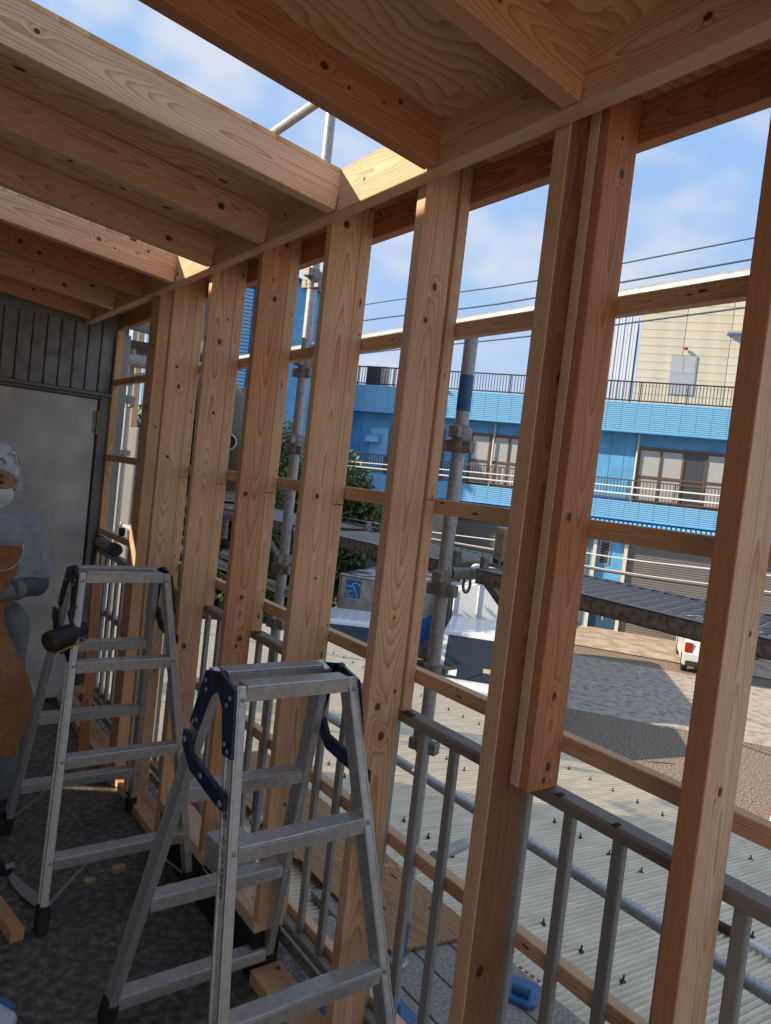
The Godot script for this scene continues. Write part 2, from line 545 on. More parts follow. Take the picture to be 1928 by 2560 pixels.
	mk("orange_plastic", lin(0.55, 0.19, 0.05), 0.5)
	mk("eave_wood", lin(0.12, 0.085, 0.055), 0.9, 0.0, speck, 3.0)
	mk("siding_house", lin(0.62, 0.59, 0.54), 0.8, 0.0, patch, 1.0)
	mk("pale_wood", lin(0.62, 0.44, 0.26), 0.8, 0.0, fine, 6.0)
	var sm := mk("sheet", Color(1, 1, 1), 0.9)
	sm.albedo_texture = wood_tex["s0"]
	for i in 2:
		var pm := mk("ply%d" % i, Color(1, 0.97, 0.92), 0.8)
		pm.albedo_texture = wood_tex["p%d" % i]
	var pd := mk("ply_old", Color(0.68, 0.62, 0.56), 0.85)
	pd.albedo_texture = wood_tex["p1"]
	for i in 3:
		var c: Color = [lin(0.045, 0.075, 0.022), lin(0.075, 0.115, 0.03), lin(0.13, 0.15, 0.05)][i]
		var m := mk("leaf%d" % i, c, 0.5)
		m.backlight_enabled = true
		m.backlight = Color(0.25, 0.3, 0.1)
		m.cull_mode = BaseMaterial3D.CULL_DISABLED

# ---------------------------------------------------------------- camera, sky, sun
func sky_image() -> Image:
	var w := 1024
	var h := 512
	var im := Image.create(w, h, false, Image.FORMAT_RGBF)
	var f := FastNoiseLite.new()
	f.seed = 12
	f.frequency = 1.0
	f.fractal_octaves = 5
	for y in h:
		var el := PI * (0.5 - (y + 0.5) / h)
		var sy := sin(el)
		for x in w:
			var az := TAU * ((x + 0.5) / w - 0.5)
			var d := Vector3(sin(az) * cos(el), sy, -cos(az) * cos(el))
			var t := pow(clampf(1.0 - maxf(sy, 0.0), 0.0, 1.0), 2.6)
			var c := Color(0.135, 0.255, 0.47).lerp(Color(0.29, 0.355, 0.445), t)
			var q := Vector3(d.x, d.y * 2.2, d.z) * 2.3
			var n := f.get_noise_3dv(q + Vector3(3.2, 0, 1.4)) + 0.45 * f.get_noise_3dv(q * 2.7 + Vector3(9, 3, 0))
			var cl := smoothstep(-0.42, 0.30, n)
			c = c.lerp(Color(0.355, 0.385, 0.44), cl * 0.92)
			if sy < 0.0:
				c = c.lerp(Color(0.3, 0.29, 0.27), clampf(-sy * 8.0, 0.0, 1.0))
			im.set_pixel(x, y, c)
	return im

func make_view() -> void:
	var cam := Camera3D.new()
	cam.name = "camera"
	add_child(cam)
	var rt := Vector3(0.802, 0.112, 0.587)
	var bk := -Vector3(0.594, -0.044, -0.803)
	bk = bk.normalized()
	rt = (rt - bk * rt.dot(bk)).normalized()
	cam.transform = Transform3D(Basis(rt, bk.cross(rt), bk), Vector3(0, 1.637, 0))
	cam.fov = 71.156
	cam.keep_aspect = Camera3D.KEEP_HEIGHT
	cam.near = 0.05
	cam.far = 400.0
	cam.current = true
	var env := Environment.new()
	env.background_mode = Environment.BG_SKY
	var sm := PanoramaSkyMaterial.new()
	sm.panorama = ImageTexture.create_from_image(sky_image())
	var sky := Sky.new()
	sky.sky_material = sm
	env.sky = sky
	env.background_energy_multiplier = 1.0
	env.tonemap_mode = Environment.TONE_MAPPER_LINEAR
	env.tonemap_exposure = 2.0
	env.sdfgi_enabled = true
	env.ssao_enabled = true
	env.ssil_enabled = true
	var we := WorldEnvironment.new()
	we.name = "environment"
	we.environment = env
	add_child(we)
	var sun := DirectionalLight3D.new()
	sun.name = "sun"
	sun.light_energy = 1.25
	sun.light_color = Color(1.0, 0.93, 0.82)
	sun.light_angular_distance = 0.55
	sun.shadow_enabled = true
	add_child(sun)
	sun.look_at_from_position(Vector3.ZERO, Vector3(1.8, -1.15, 1.0), UPV)

# ---------------------------------------------------------------- the room itself
func roof_y(X: float) -> float:          # underside of the veranda rafters
	return 2.387 + 0.1 * (1.05 - X)

func make_room() -> void:
	var st := ns()
	box2(st, Vector3(-1.36, -0.34, -4.77), Vector3(1.345, 0.0, 1.6))
	struct(st, "veranda_floor", M.concrete_dark)
	st = ns()
	box2(st, Vector3(-9.0, -0.34, 1.602), Vector3(1.345, -0.004, 6.5))
	struct(st, "added_terrace", M.added_terrace)  # added out of view: pale slab bouncing sunlight towards the veranda
	var pw := thing("added_bounce_wall", "unseen white wall added behind the camera to bounce sunlight onto the posts", "wall", Vector3(0, 0, 6.5))
	st = ns()
	box2(st, Vector3(-9.0, -0.34, 0.0), Vector3(1.345, 2.5, 0.15))
	obj(st, "render", M.render_white, pw)  # added wall behind the camera, lights the near faces of the posts
	st = ns()
	box2(st, Vector3(-9.02, 2.501, -0.03), Vector3(1.37, 2.56, 0.18), 0.01)
	obj(st, "coping", M.added_terrace, pw)
	# the wall of timber posts
	var t := thing("timber_wall_frame", "open timber wall frame of posts and horizontal battens along the veranda", "wall frame")
	var studs := [[-0.110, 0.040, 1], [-0.565, 0.040, 43], [-1.012, 0.042, 50], [-1.467, 0.036, 0], [-1.918, 0.032, 1], [-2.380, 0.032, 2], [-2.836, 0.032, 1], [-3.276, 0.034, 1], [0.345, 0.04, 1]]
	var k := 0
	for s in studs:
		var z: float = s[0] - s[1] * 0.5
		timber(t, "post", Vector3(1.1525, 0.0455 if absf(z + 2.37) > 0.45 else 0.2055, z), Vector3(1.1525, 2.5, z), Vector3.RIGHT, 0.105, s[1], s[2], [0, 3, 1, 0, 3, 2, 1, 0, 2][k], [0.2, 0.55, 0.8, 0.1, 0.35, 0.62, 0.9, 0.45, 0.7][k])
		if k in [3, 4, 5, 6, 7]:
			var gap: float = 0.011 if k == 3 else 0.0015
			var zo: float = s[0] - 0.0155
			timber(t, "packing_strip", Vector3((1.205 + gap + 1.2495) * 0.5, 1.6 if k == 3 else 1.545, zo), Vector3((1.205 + gap + 1.2495) * 0.5, 2.5, zo), Vector3.RIGHT, 1.2495 - 1.205 - gap, 0.030, 1 if k != 3 else 0)
			timber(t, "packing_strip", Vector3((1.205 + gap + 1.2495) * 0.5, 1.0245, zo - 0.001), Vector3((1.205 + gap + 1.2495) * 0.5, 1.597 if k == 3 else 1.542, zo - 0.001), Vector3.RIGHT, 1.2495 - 1.205 - gap, 0.031, 1)
		k += 1
	# the broad post near the far end, the doubled post standing on the hand rail
	timber(t, "post", Vector3(1.145, 0.0455, -3.5295), Vector3(1.145, 2.5, -3.5295), Vector3.BACK, 0.123, 0.09, 1, 1, 0.3)
	timber(t, "post", Vector3(1.2022, 1.0265, -0.9725), Vector3(1.2022, 2.5, -0.9725), Vector3.RIGHT, 0.0945, 0.025, 3, 2, 0.15)
	timber(t, "packing_strip", Vector3(1.2017, 1.0265, -0.9985), Vector3(1.2017, 2.5, -0.9985), Vector3.RIGHT, 0.0945, 0.0255, 4)
	timber(t, "end_post", Vector3(1.278, 0.0, -4.748), Vector3(1.278, 2.44, -4.748), Vector3.RIGHT, 0.044, 0.04, 1)
	var rows := [[2.0545, 0.038], [1.583, 0.040], [1.1175, 0.037], [0.645, 0.038], [0.17, 0.04]]
	for r in rows:
		for seg in ([[-4.727, -3.05], [-3.0485, -1.49], [-1.4885, 0.62], [0.622, 1.6]] if r[0] > 1.3 else [[-4.727, -2.3], [-2.2985, 0.1], [0.1015, 1.6]]):
			timber(t, "batten", Vector3(1.2665, r[0], seg[0]), Vector3(1.2665, r[0], seg[1]), UPV, r[1], 0.03, 1)
	for seg in [[-4.727, -2.6], [-2.598, -0.8], [-0.7985, 1.6]]:
		timber(t, "header", Vector3(1.2695, 2.446, seg[0]), Vector3(1.2695, 2.446, seg[1]), UPV, 0.118, 0.036, 3)
	for seg in [[-4.74, -2.84], [-1.93, 0.35], [0.3515, 1.6]]:
		timber(t, "floor_plate", Vector3(1.1525, 0.0225, seg[0]), Vector3(1.1525, 0.0225, seg[1]), Vector3.RIGHT, 0.105, 0.044, 1)
	timber(t, "raised_plate", Vector3(1.1525, 0.1825, -2.835), Vector3(1.1525, 0.1825, -1.935), Vector3.RIGHT, 0.105, 0.044, 4)
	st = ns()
	box2(st, Vector3(1.106, 0.001, -2.83), Vector3(1.2, 0.16, -1.94))  # black block painted in for the shaded hollow under the raised plate
	obj(st, "hollow_shade", M.shade_black, t)
	# a diagonal brace leaning at the far end
	timber(t, "brace", Vector3(0.985, 0.004, -3.62), Vector3(1.088, 1.0, -4.05), Vector3.RIGHT, 0.05, 0.02, 3)
	# roof: rafters, rim beam, plywood
	var r := thing("timber_roof_frame", "sloping veranda roof of bare rafters and plywood with open bays", "roof frame")
	timber(r, "rim_beam", Vector3(1.0725, 2.441, -4.74), Vector3(1.0725, 2.441, -2.1), UPV, 0.112, 0.045, 0, 1, 0.2)
	timber(r, "rim_beam", Vector3(1.0725, 2.441, -2.0985), Vector3(1.0725, 2.441, 1.6), UPV, 0.112, 0.045, 0, 3, 0.77)
	var raf := [-4.52, -4.057, -3.566, -3.135, -2.715, -2.259, -1.815, -1.367, -0.945, -0.48, -0.02, 0.44, 0.9]
	k = 0
	for z in raf:
		var zc: float = z - 0.0225
		timber(r, "rafter", Vector3(1.0485, roof_y(1.0485) + 0.0525, zc), Vector3(-1.34, roof_y(-1.34) + 0.0525, zc), UPV, 0.105, 0.045, [2, 0, 3, 1, 0, 0, 4, 3, 2, 0, 1, 0, 1][k], [2, 3, 0, 2, 1, 3, 1, 2, 0, 1, 2, 3, 0][k])
		k += 1
	for b in [[-4.765, -3.137], [-2.758, -1.817], [-1.41, -0.482], [-0.48, 0.9]]:
		for s in [[1.33, 0.215], [0.2135, -1.36]]:
			var A := ns()
			A.set_smooth_group(-1)
			var x0: float = s[0]
			var x1: float = s[1]
			var lo := [Vector3(x0, roof_y(x0) + 0.107, b[0]), Vector3(x1, roof_y(x1) + 0.107, b[0]), Vector3(x1, roof_y(x1) + 0.107, b[1]), Vector3(x0, roof_y(x0) + 0.107, b[1])]
			var o1 := rng.randf()
			var uv := [Vector2(x0, b[0] + o1), Vector2(x1, b[0] + o1), Vector2(x1, b[1] + o1), Vector2(x0, b[1] + o1)]
			face(A, lo, -UPV, uv)
			var hi := []
			for p in lo:
				hi.append(p + Vector3(0, 0.012, 0))
			face(A, hi, UPV, uv)
			for i in 4:
				var j := (i + 1) % 4
				face(A, [lo[i], lo[j], hi[j], hi[i]], (lo[i] + lo[j]) * 0.5 - (lo[0] + lo[2]) * 0.5, [uv[i], uv[j], uv[j], uv[i]])
			put(fin(A, M["ply%d" % (rng.randi() % 2)]), "plywood_panel", r)
	for b in [[-3.1355, -2.7595], [-1.8155, -1.4115]]:
		st = ns()
		var ya := roof_y(1.19) + 0.113
		bar(st, Vector3(1.19, ya, b[0]), Vector3(1.19, ya, b[1]), Vector3(1, -0.1, 0), 0.28, 0.012)
		obj(st, "edge_board", M.pale_wood, r)
	# house wall on the left, out of sight, and its door-end wall
	var h := thing("house_wall", "grey sided house wall closing the inner side of the veranda", "wall")
	for i in 13:
		st = ns()
		box2(st, Vector3(-1.52, -2.75 if i == 0 else 0.002 + i * 0.3, -4.77), Vector3(-1.362 + 0.006 * (i % 2), 0.3 if i == 0 else 0.3 + i * 0.3, 0.9))
		obj(st, "siding_board", M.siding_house, h)
	var w := thing("end_wall", "dark grey metal clad wall with a pale steel door at the veranda end", "wall")
	var Z := -4.77
	st = ns()
	box2(st, Vector3(-1.36, -2.75, Z - 0.16), Vector3(1.345, 2.6, Z - 0.03))
	obj(st, "wall_core", M.frame_grey, w)
	var xs := [1.255, 1.173, 1.094, 1.014, 0.936, 0.857, 0.778, 0.698, 0.62, 0.541, 0.462, 0.383, 0.304, 0.225, 0.146, 0.067, -0.012, -0.091, -0.17]
	for i in xs.size() - 1:
		st = ns()
		box2(st, Vector3(xs[i + 1] + 0.0025, 1.985, Z - 0.03), Vector3(xs[i] - 0.0025, 2.6, Z), 0.005)
		obj(st, "cladding_panel", M.panel_grey, w)
	st = ns()
	box2(st, Vector3(-0.2, 1.963, Z - 0.03), Vector3(1.262, 1.984, Z + 0.035), 0.002)
	obj(st, "drip_trim", M.frame_grey, w)
	st = ns()
	box2(st, Vector3(1.196, 0.0, Z - 0.03), Vector3(1.255, 1.962, Z + 0.012), 0.003)
	box2(st, Vector3(-0.2, 1.945, Z - 0.03), Vector3(1.195, 1.962, Z + 0.012), 0.003)
	box2(st, Vector3(0.25, 0.0, Z - 0.03), Vector3(0.3, 1.944, Z + 0.012), 0.003)
	obj(st, "door_frame", M.frame_grey, w)
	st = ns()
	box2(st, Vector3(0.312, 0.03, Z - 0.026), Vector3(1.183, 1.938, Z + 0.004), 0.003)
	var door := obj(st, "door", M.door_grey, w)
	st = ns()
	tube(st, [Vector3(1.19, 1.72, Z + 0.012), Vector3(1.19, 1.795, Z + 0.012)], 0.009, 8)
	tube(st, [Vector3(1.19, 1.797, Z + 0.012), Vector3(1.19, 1.87, Z + 0.012)], 0.009, 8)
	box2(st, Vector3(1.165, 1.73, Z + 0.0045), Vector3(1.21, 1.865, Z + 0.0105))
	obj(st, "hinge", M.galv_dull, door)
	st = ns()
	box2(st, Vector3(1.205, 0.0, Z + 0.014), Vector3(1.30, 2.3, Z - 0.2))
	st = ns()
	box2(st, Vector3(1.302, 0.0, Z - 0.02), Vector3(1.345, 2.37, Z + 0.03), 0.003)
	obj(st, "corner_trim", M.steel_white, w)
	st = ns()
	box2(st, Vector3(-1.3, 2.395, Z + 0.002), Vector3(1.046, 2.5, Z + 0.02))
	obj(st, "fascia", M.rail_paint, w)
	st = ns()
	bar(st, Vector3(-1.3, 2.6, -4.66), Vector3(1.44, 2.43, -4.66), UPV, 0.075, 0.05)
	var be := thing("eave_beam", "grey steel eave beam across the top of the clad wall", "beam")
	obj(st, "channel", M.frame_grey, be)
	# kerb of rough concrete, conduit at the foot of the wall
	st = ns()
	tube(st, [Vector3(1.228, 0.088, -4.7), Vector3(1.236, 0.088, -1.3), Vector3(1.236, 0.089, 1.6)], 0.016, 10)
	tag(obj(st, "conduit", M.galv_dull), "thin round grey conduit running below the railing at floor level", "conduit")

func make_railing() -> void:
	var r := thing("steel_railing", "brown grey painted steel railing with slim square balusters behind the posts", "railing")
	var st := ns()
	box2(st, Vector3(1.2135, 0.994, -4.62), Vector3(1.2645, 1.023, 1.6), 0.006)
	obj(st, "hand_rail", M.rail_paint, r)
	st = ns()
	box2(st, Vector3(1.2135, 0.135, -4.62), Vector3(1.2495, 0.165, 1.6), 0.005)
	obj(st, "bottom_rail", M.rail_paint, r)
	st = ns()
	box(st, Vector3.ZERO, Vector3(0.019, 0.8285, 0.026), 0.003)
	var mesh := fin(st, M.steel_bar)
	var z := 1.4
	while z > -4.6:
		put(mesh, "baluster", r, Vector3(1.2385, 0.5795, z))
		z -= 0.1215
	for p in [[-0.93, 0.004], [-0.79, 0.003], [-1.445, 0.012], [-2.36, 0.005]]:
		st = ns()
		box(st, Vector3(1.222, 1.0245, p[0]), Vector3(0.02, 0.003, p[1] * 3.0), 0.001)
		obj(st, "rust_patch", M.rust, r)

# ---------------------------------------------------------------- lettering
const KANJI := {
	"kabu": [[0, 3, 4.2, 3], [2.2, 0.5, 2.2, 9.8], [2.2, 3.2, 0.2, 7], [2.4, 3.6, 4, 5.4], [5.6, 1.2, 4.9, 3.2], [5.2, 2.6, 9.2, 2.6], [4.4, 5, 9.9, 5], [7.2, 0.4, 7.2, 9.8], [7, 5.2, 4.4, 8.6], [7.4, 5.2, 9.9, 8.4]],
	"ko": [[5, 0.5, 5, 8.8, 3.8, 8], [2.8, 3.4, 1, 6.8], [7.2, 3.2, 9.2, 6.6]],
	"kawa": [[2, 1, 2, 5.5, 1, 9.4], [5, 1.4, 5, 8.2], [8.2, 0.8, 8.2, 9.6]],
	"kou": [[1.4, 1.6, 8.6, 1.6], [5, 1.6, 5, 8.6], [0.6, 8.6, 9.4, 8.6]],
	"mu": [[0.6, 1, 4, 1, 2.6, 2.6], [1.4, 2.2, 2.8, 3.4], [0.3, 3.8, 4.5, 3.8, 3.6, 5.2], [2.4, 3.8, 2.4, 9.2, 1.4, 8.6], [2.2, 5, 0.2, 7.4], [6.6, 0.3, 5, 2.8], [6.2, 1.6, 9.2, 1.6], [8.4, 1.6, 5, 5.2], [6, 2.4, 9.8, 5], [5, 6.2, 9, 6.2, 8.6, 9.4, 7.6, 9], [7, 5, 6.6, 7.4, 4.6, 9.8]],
	"ten": [[5, 0, 5, 1.4], [1, 1.5, 9.4, 1.5], [1.4, 1.5, 1.2, 6, 0.2, 9.6], [5.4, 2.4, 5.4, 5.6], [5.4, 3.8, 8.6, 3.8], [3, 5.6, 3, 9.6], [3, 5.6, 8.4, 5.6, 8.4, 9.6], [3, 9.2, 8.4, 9.2]],
	"open": [[0, 9, 1.2, 7.2, 3.2, 6.2, 5, 6, 6.8, 6.2, 8.8, 7.2, 10, 9]],
	"shut": [[0, 1, 1.2, 2.8, 3.2, 3.8, 5, 4, 6.8, 3.8, 8.8, 2.8, 10, 1]],
	"bars": [[1, 0, 1, 9], [4, 0, 4, 9], [7, 0, 7, 9], [10, 0, 10, 9]],
	"Ko": [[1.5, 2, 8.5, 2, 8.5, 8.5], [1.2, 8.5, 9, 8.5]],
	"bo": [[1, 5, 9, 5]],
	"Su": [[1.8, 1.6, 8, 1.6, 5, 5.6, 1, 9], [5.2, 5.4, 9, 8.8]],
	"Re": [[2.6, 1, 2.6, 8.8, 8.6, 4.8]],
	"tsu": [[1.6, 4, 2.6, 6], [4.6, 3.4, 5.4, 5.4], [8.4, 3.6, 7.6, 6.6, 4, 9]],
	"Do": [[3.6, 1, 3.6, 9.4], [3.6, 4, 7.8, 6], [7, 1, 7.8, 2.6], [8.8, 0.4, 9.6, 2]],
}

func glyph(st: SurfaceTool, called: String, o: Vector3, right: Vector3, down: Vector3, size: float, wid: float) -> void:
	var ls := []
	for l in KANJI[called]:
		var q := []
		for i in range(0, l.size(), 2):
			q.append(Vector2(l[i], l[i + 1]))
		ls.append(q)
	strokes(st, ls, o, right, down, size, wid)

# ---------------------------------------------------------------- step ladders
var rivet_mesh := {}
func rivet(parent: Node, p: Vector3, out: Vector3, r := 0.006) -> void:
	if not rivet_mesh.has(r):
		var st := ns()
		lathe(st, Transform3D(), [V(r, 0.0), V(r * 0.9, r * 0.35), V(r * 0.5, r * 0.6), V(0.0, r * 0.65)], 8)
		rivet_mesh[r] = fin(st, M.galv)
	var x := out.cross(UPV).normalized() if absf(out.y) < 0.9 else Vector3.RIGHT
	put(rivet_mesh[r], "rivet", parent, p, Basis(x, out, x.cross(out)))

func stepladder(label: String, at: Vector3, H: float, tw: float, fw: float, fd: float, ys: Array, hinge: Material, lettered: bool) -> Node3D:
	var t := thing("step_ladder", label, "ladder", at, 0.0, "aluminium step ladders")
	var tz := 0.058
	var leg := func(sx: float, fz: float, y: float) -> Vector3:
		var q := 1.0 - y / H
		return Vector3(sx * lerpf(tw, fw, q) * 0.5, y, fz * lerpf(tz, fd * 0.5, q))
	for sx in [-1.0, 1.0]:
		for fz in [1.0, -1.0]:
			var a: Vector3 = leg.call(sx, fz, H - 0.006)
			var b: Vector3 = leg.call(sx, fz, 0.05)
			var d := (b - a).normalized()
			var st := ns()
			bar(st, a, b, Vector3.BACK, 0.052, 0.022, 0.003)
			var across := d.cross(Vector3.RIGHT).normalized() * (1.0 if d.cross(Vector3.RIGHT).z > 0 else -1.0)
			for e in [-0.0225, 0.0225]:
				bar(st, a + across * e + Vector3(sx * 0.0125, 0, 0), b + across * e + Vector3(sx * 0.0125, 0, 0), Vector3.BACK, 0.007, 0.005, 0.001)
			for e in [-0.012, -0.004, 0.004, 0.012]:
				bar(st, a + across * e + Vector3(sx * 0.0113, 0, 0), b + across * e + Vector3(sx * 0.0113, 0, 0), Vector3.BACK, 0.0025, 0.0012)
			var lg := obj(st, "leg", M.alu, t)
			for y in ys:
				rivet(lg, leg.call(sx, fz, y - 0.012) + Vector3(0, 0, fz * 0.0275), Vector3(0, 0, fz))
			rivet(lg, leg.call(sx, fz, H - 0.03) + Vector3(0, 0, fz * 0.0275), Vector3(0, 0, fz))
			st = ns()
			bar(st, leg.call(sx, fz, 0.085), leg.call(sx, fz, 0.0), Vector3.BACK, 0.058, 0.036, 0.004)
			obj(st, "foot_cap", M.rubber, t)
	for fz in [1.0, -1.0]:
		var all := ys.duplicate()
		all.append(H)
		for y in all:
			var a: Vector3 = leg.call(-1.0, fz, y - 0.016)
			var b: Vector3 = leg.call(1.0, fz, y - 0.016)
			a.x += 0.012
			b.x -= 0.012
			var st := ns()
			box2(st, a + Vector3(0, 0.010, -0.026), b + Vector3(0, 0.016, 0.026), 0.002)
			box2(st, a + Vector3(0, -0.022, 0.0225), b + Vector3(0, 0.0098, 0.026), 0.001)
			box2(st, a + Vector3(0, -0.022, -0.026), b + Vector3(0, 0.0098, -0.0225), 0.001)
			for i in 6:
				var zz := -0.0205 + i * 0.0082
				box2(st, a + Vector3(0.002, 0.0159, zz - 0.0016), b + Vector3(-0.002, 0.0176, zz + 0.0016))
			obj(st, "top_bar" if y == H else "rung", M.alu, t)
		# diagonal stay under the lowest rung
		for sx in [-1.0, 1.0]:
			if ys[-1] < 0.15:
				continue
			var st2 := ns()
			var p0: Vector3 = leg.call(sx, fz, 0.1)
			bar(st2, Vector3(p0.x - sx * 0.012, 0.075, p0.z), Vector3(sx * 0.1, ys[-1] - 0.03, fz * lerpf(tz, fd * 0.5, 1.0 - (ys[-1] - 0.03) / H)), Vector3.BACK, 0.014, 0.004)
			obj(st2, "stay", M.alu, t)
	# hinge plates and locking arms on both sides
	for sx in [-1.0, 1.0]:
		var top: Vector3 = leg.call(sx, 0.0, H)
		for fz in [1.0, -1.0]:
			var a: Vector3 = leg.call(sx, fz, H - 0.005)
			var b: Vector3 = leg.call(sx, fz, H - 0.155)
			var xo: float = sx * 0.0185
			var kx: float = (fw - tw) * 0.5 / H
			var st := ns()
			var pl := poly([0.0, H + 0.012, fz * 0.018, H + 0.008, a.z + fz * 0.03, H - 0.008, b.z + fz * 0.03, H - 0.155, b.z - fz * 0.02, H - 0.16, a.z * 0.72 - fz * 0.004, H - 0.062, 0.0, H - 0.034])
			var X: float = a.x + xo
			prism(st, Transform3D(Basis(Vector3.BACK, Vector3(-sx * kx, 1, 0), Vector3.LEFT), Vector3(X + sx * kx * H, 0, 0)), pl, 0.004 + 0.002 * (fz + 1.0), 0.001)
			var hp := obj(st, "hinge_plate", hinge, t)
			for e in [0.03, 0.05, 0.135, 0.145]:
				var p: Vector3 = leg.call(sx, fz, H - e)
				rivet(hp, Vector3(X + sx * (0.0045 + kx * e), p.y, p.z + fz * (0.008 if e in [0.03, 0.145] else -0.01)), Vector3(sx, 0, 0), 0.0065)
		var st3 := ns()
		lathe(st3, Transform3D(Basis(UPV, Vector3(sx, 0, 0), Vector3.BACK), Vector3(top.x + sx * 0.019, H - 0.006, 0)), [V(0.02, -0.012), V(0.02, 0.006), V(0.016, 0.009), V(0.0, 0.0095)], 14)
		obj(st3, "pivot", M.black_metal, t)
		var f: Vector3 = leg.call(sx, 1.0, H - 0.255)
		var r: Vector3 = leg.call(sx, -1.0, H - 0.19)
		var xa: float = f.x + sx * 0.024
		st3 = ns()
		prism(st3, Transform3D(Basis(Vector3.BACK, UPV, Vector3.LEFT), Vector3(xa, 0, 0)), poly([r.z - 0.014, r.y + 0.02, r.z + 0.02, r.y + 0.016, r.z + 0.05, r.y - 0.022, f.z - 0.03, f.y + 0.026, f.z + 0.014, f.y + 0.018, f.z + 0.017, f.y - 0.012, f.z - 0.02, f.y - 0.014, r.z + 0.05, r.y - 0.062, r.z - 0.012, r.y - 0.016]), 0.012, 0.002)
		var la := obj(st3, "locking_arm", hinge, t)
		rivet(la, Vector3(xa + sx * 0.0062, f.y, f.z), Vector3(sx, 0, 0), 0.009)
		rivet(la, Vector3(xa + sx * 0.0062, r.y, r.z + 0.004), Vector3(sx, 0, 0), 0.009)
		rivet(la, Vector3(xa + sx * 0.0062, (f.y + r.y) * 0.5 - 0.016, (f.z + r.z) * 0.5), Vector3(sx, 0, 0), 0.008)
	if lettered:
		var st := ns()
		var d := ((leg.call(-1.0, 1.0, 0.0) as Vector3) - (leg.call(-1.0, 1.0, H) as Vector3)).normalized()
		var rt := Vector3(-1, 0, 0).cross(d).normalized()
		if rt.z < 0:
			rt = -rt
		for e in [["bars", 0.868], ["open", 0.850], ["kabu", 0.830], ["shut", 0.808], ["ko", 0.782], ["kawa", 0.756], ["kou", 0.731], ["mu", 0.706], ["ten", 0.680]]:
			var p: Vector3 = leg.call(-1.0, 1.0, e[1])
			var sz := 0.0235
			glyph(st, e[0], p + Vector3(-0.0156, 0, 0) - rt * sz * 0.5 - d * sz * 0.5, rt, d, sz, 0.0022 if e[0] != "mu" else 0.0017)
		obj(st, "lettering", M.ink, t)
	return t

# ---------------------------------------------------------------- cardboard box of wood screws
func screw_box(label: String, at: Vector3, turn: float, s: Vector3, body: Material) -> Node3D:
	var t := thing("screw_box", label, "box", at, turn, "cardboard boxes of wood screws")
	var st := ns()
	box2(st, Vector3(-s.x * 0.5, 0.0, -s.z * 0.5), Vector3(s.x * 0.5, s.y * 0.98, s.z * 0.5), 0.002)
	obj(st, "carton", body, t)
	st = ns()
	box2(st, Vector3(-s.x * 0.5 - 0.002, s.y * 0.8, -s.z * 0.5 - 0.002), Vector3(s.x * 0.5 + 0.002, s.y, s.z * 0.5 + 0.002), 0.003)
	obj(st, "lid", body, t)
	st = ns()
	var word := ["Ko", "bo", "Su", "Su", "Re", "tsu", "Do"]
	for side in [[Vector3(-s.x * 0.5, 0, s.z * 0.5 + 0.0006), Vector3.RIGHT, s.x], [Vector3(-s.x * 0.5 - 0.0006, 0, -s.z * 0.5), Vector3.BACK, s.z]]:
		var o: Vector3 = side[0]
		var rt: Vector3 = side[1]
		var w: float = side[2]
		var g: float = w * 0.8 / 7.0
		for i in 7:
			glyph(st, word[i], o + rt * (w * 0.12 + i * g) + Vector3(0, s.y * 0.36 + i * 0.0, 0), rt + UPV * 0.0, (Vector3.DOWN - rt * 0.18), g * 1.02, g * 0.13)
		# rules, emblem and the dark maker's strip
		for y in [0.74, 0.5, 0.46]:
			strokes(st, [[V(0.6, 0), V(9.4, 0)]], o + UPV * (s.y * y), rt, Vector3.DOWN, w, 0.0008)
		strokes(st, [[V(0.8, 0), V(7.0, 0)]], o + UPV * (s.y * 0.13), rt, Vector3.DOWN, w, s.y * 0.11)
		var ring := []
		for i in 13:
			ring.append(V(5.0 + 0.9 * cos(TAU * i / 12.0), 0.9 * sin(TAU * i / 12.0)))
		strokes(st, [ring, [V(4.5, -0.5), V(5, 0), V(5.5, -0.5)], [V(5, 0), V(5, 0.8)], [V(4.0, -0.2), V(2.6, -0.5)], [V(6.0, -0.2), V(7.4, -0.5)]], o + UPV * (s.y * 0.63), rt, Vector3.DOWN, w, 0.0012)
	obj(st, "print", M.ink, t)
	return t

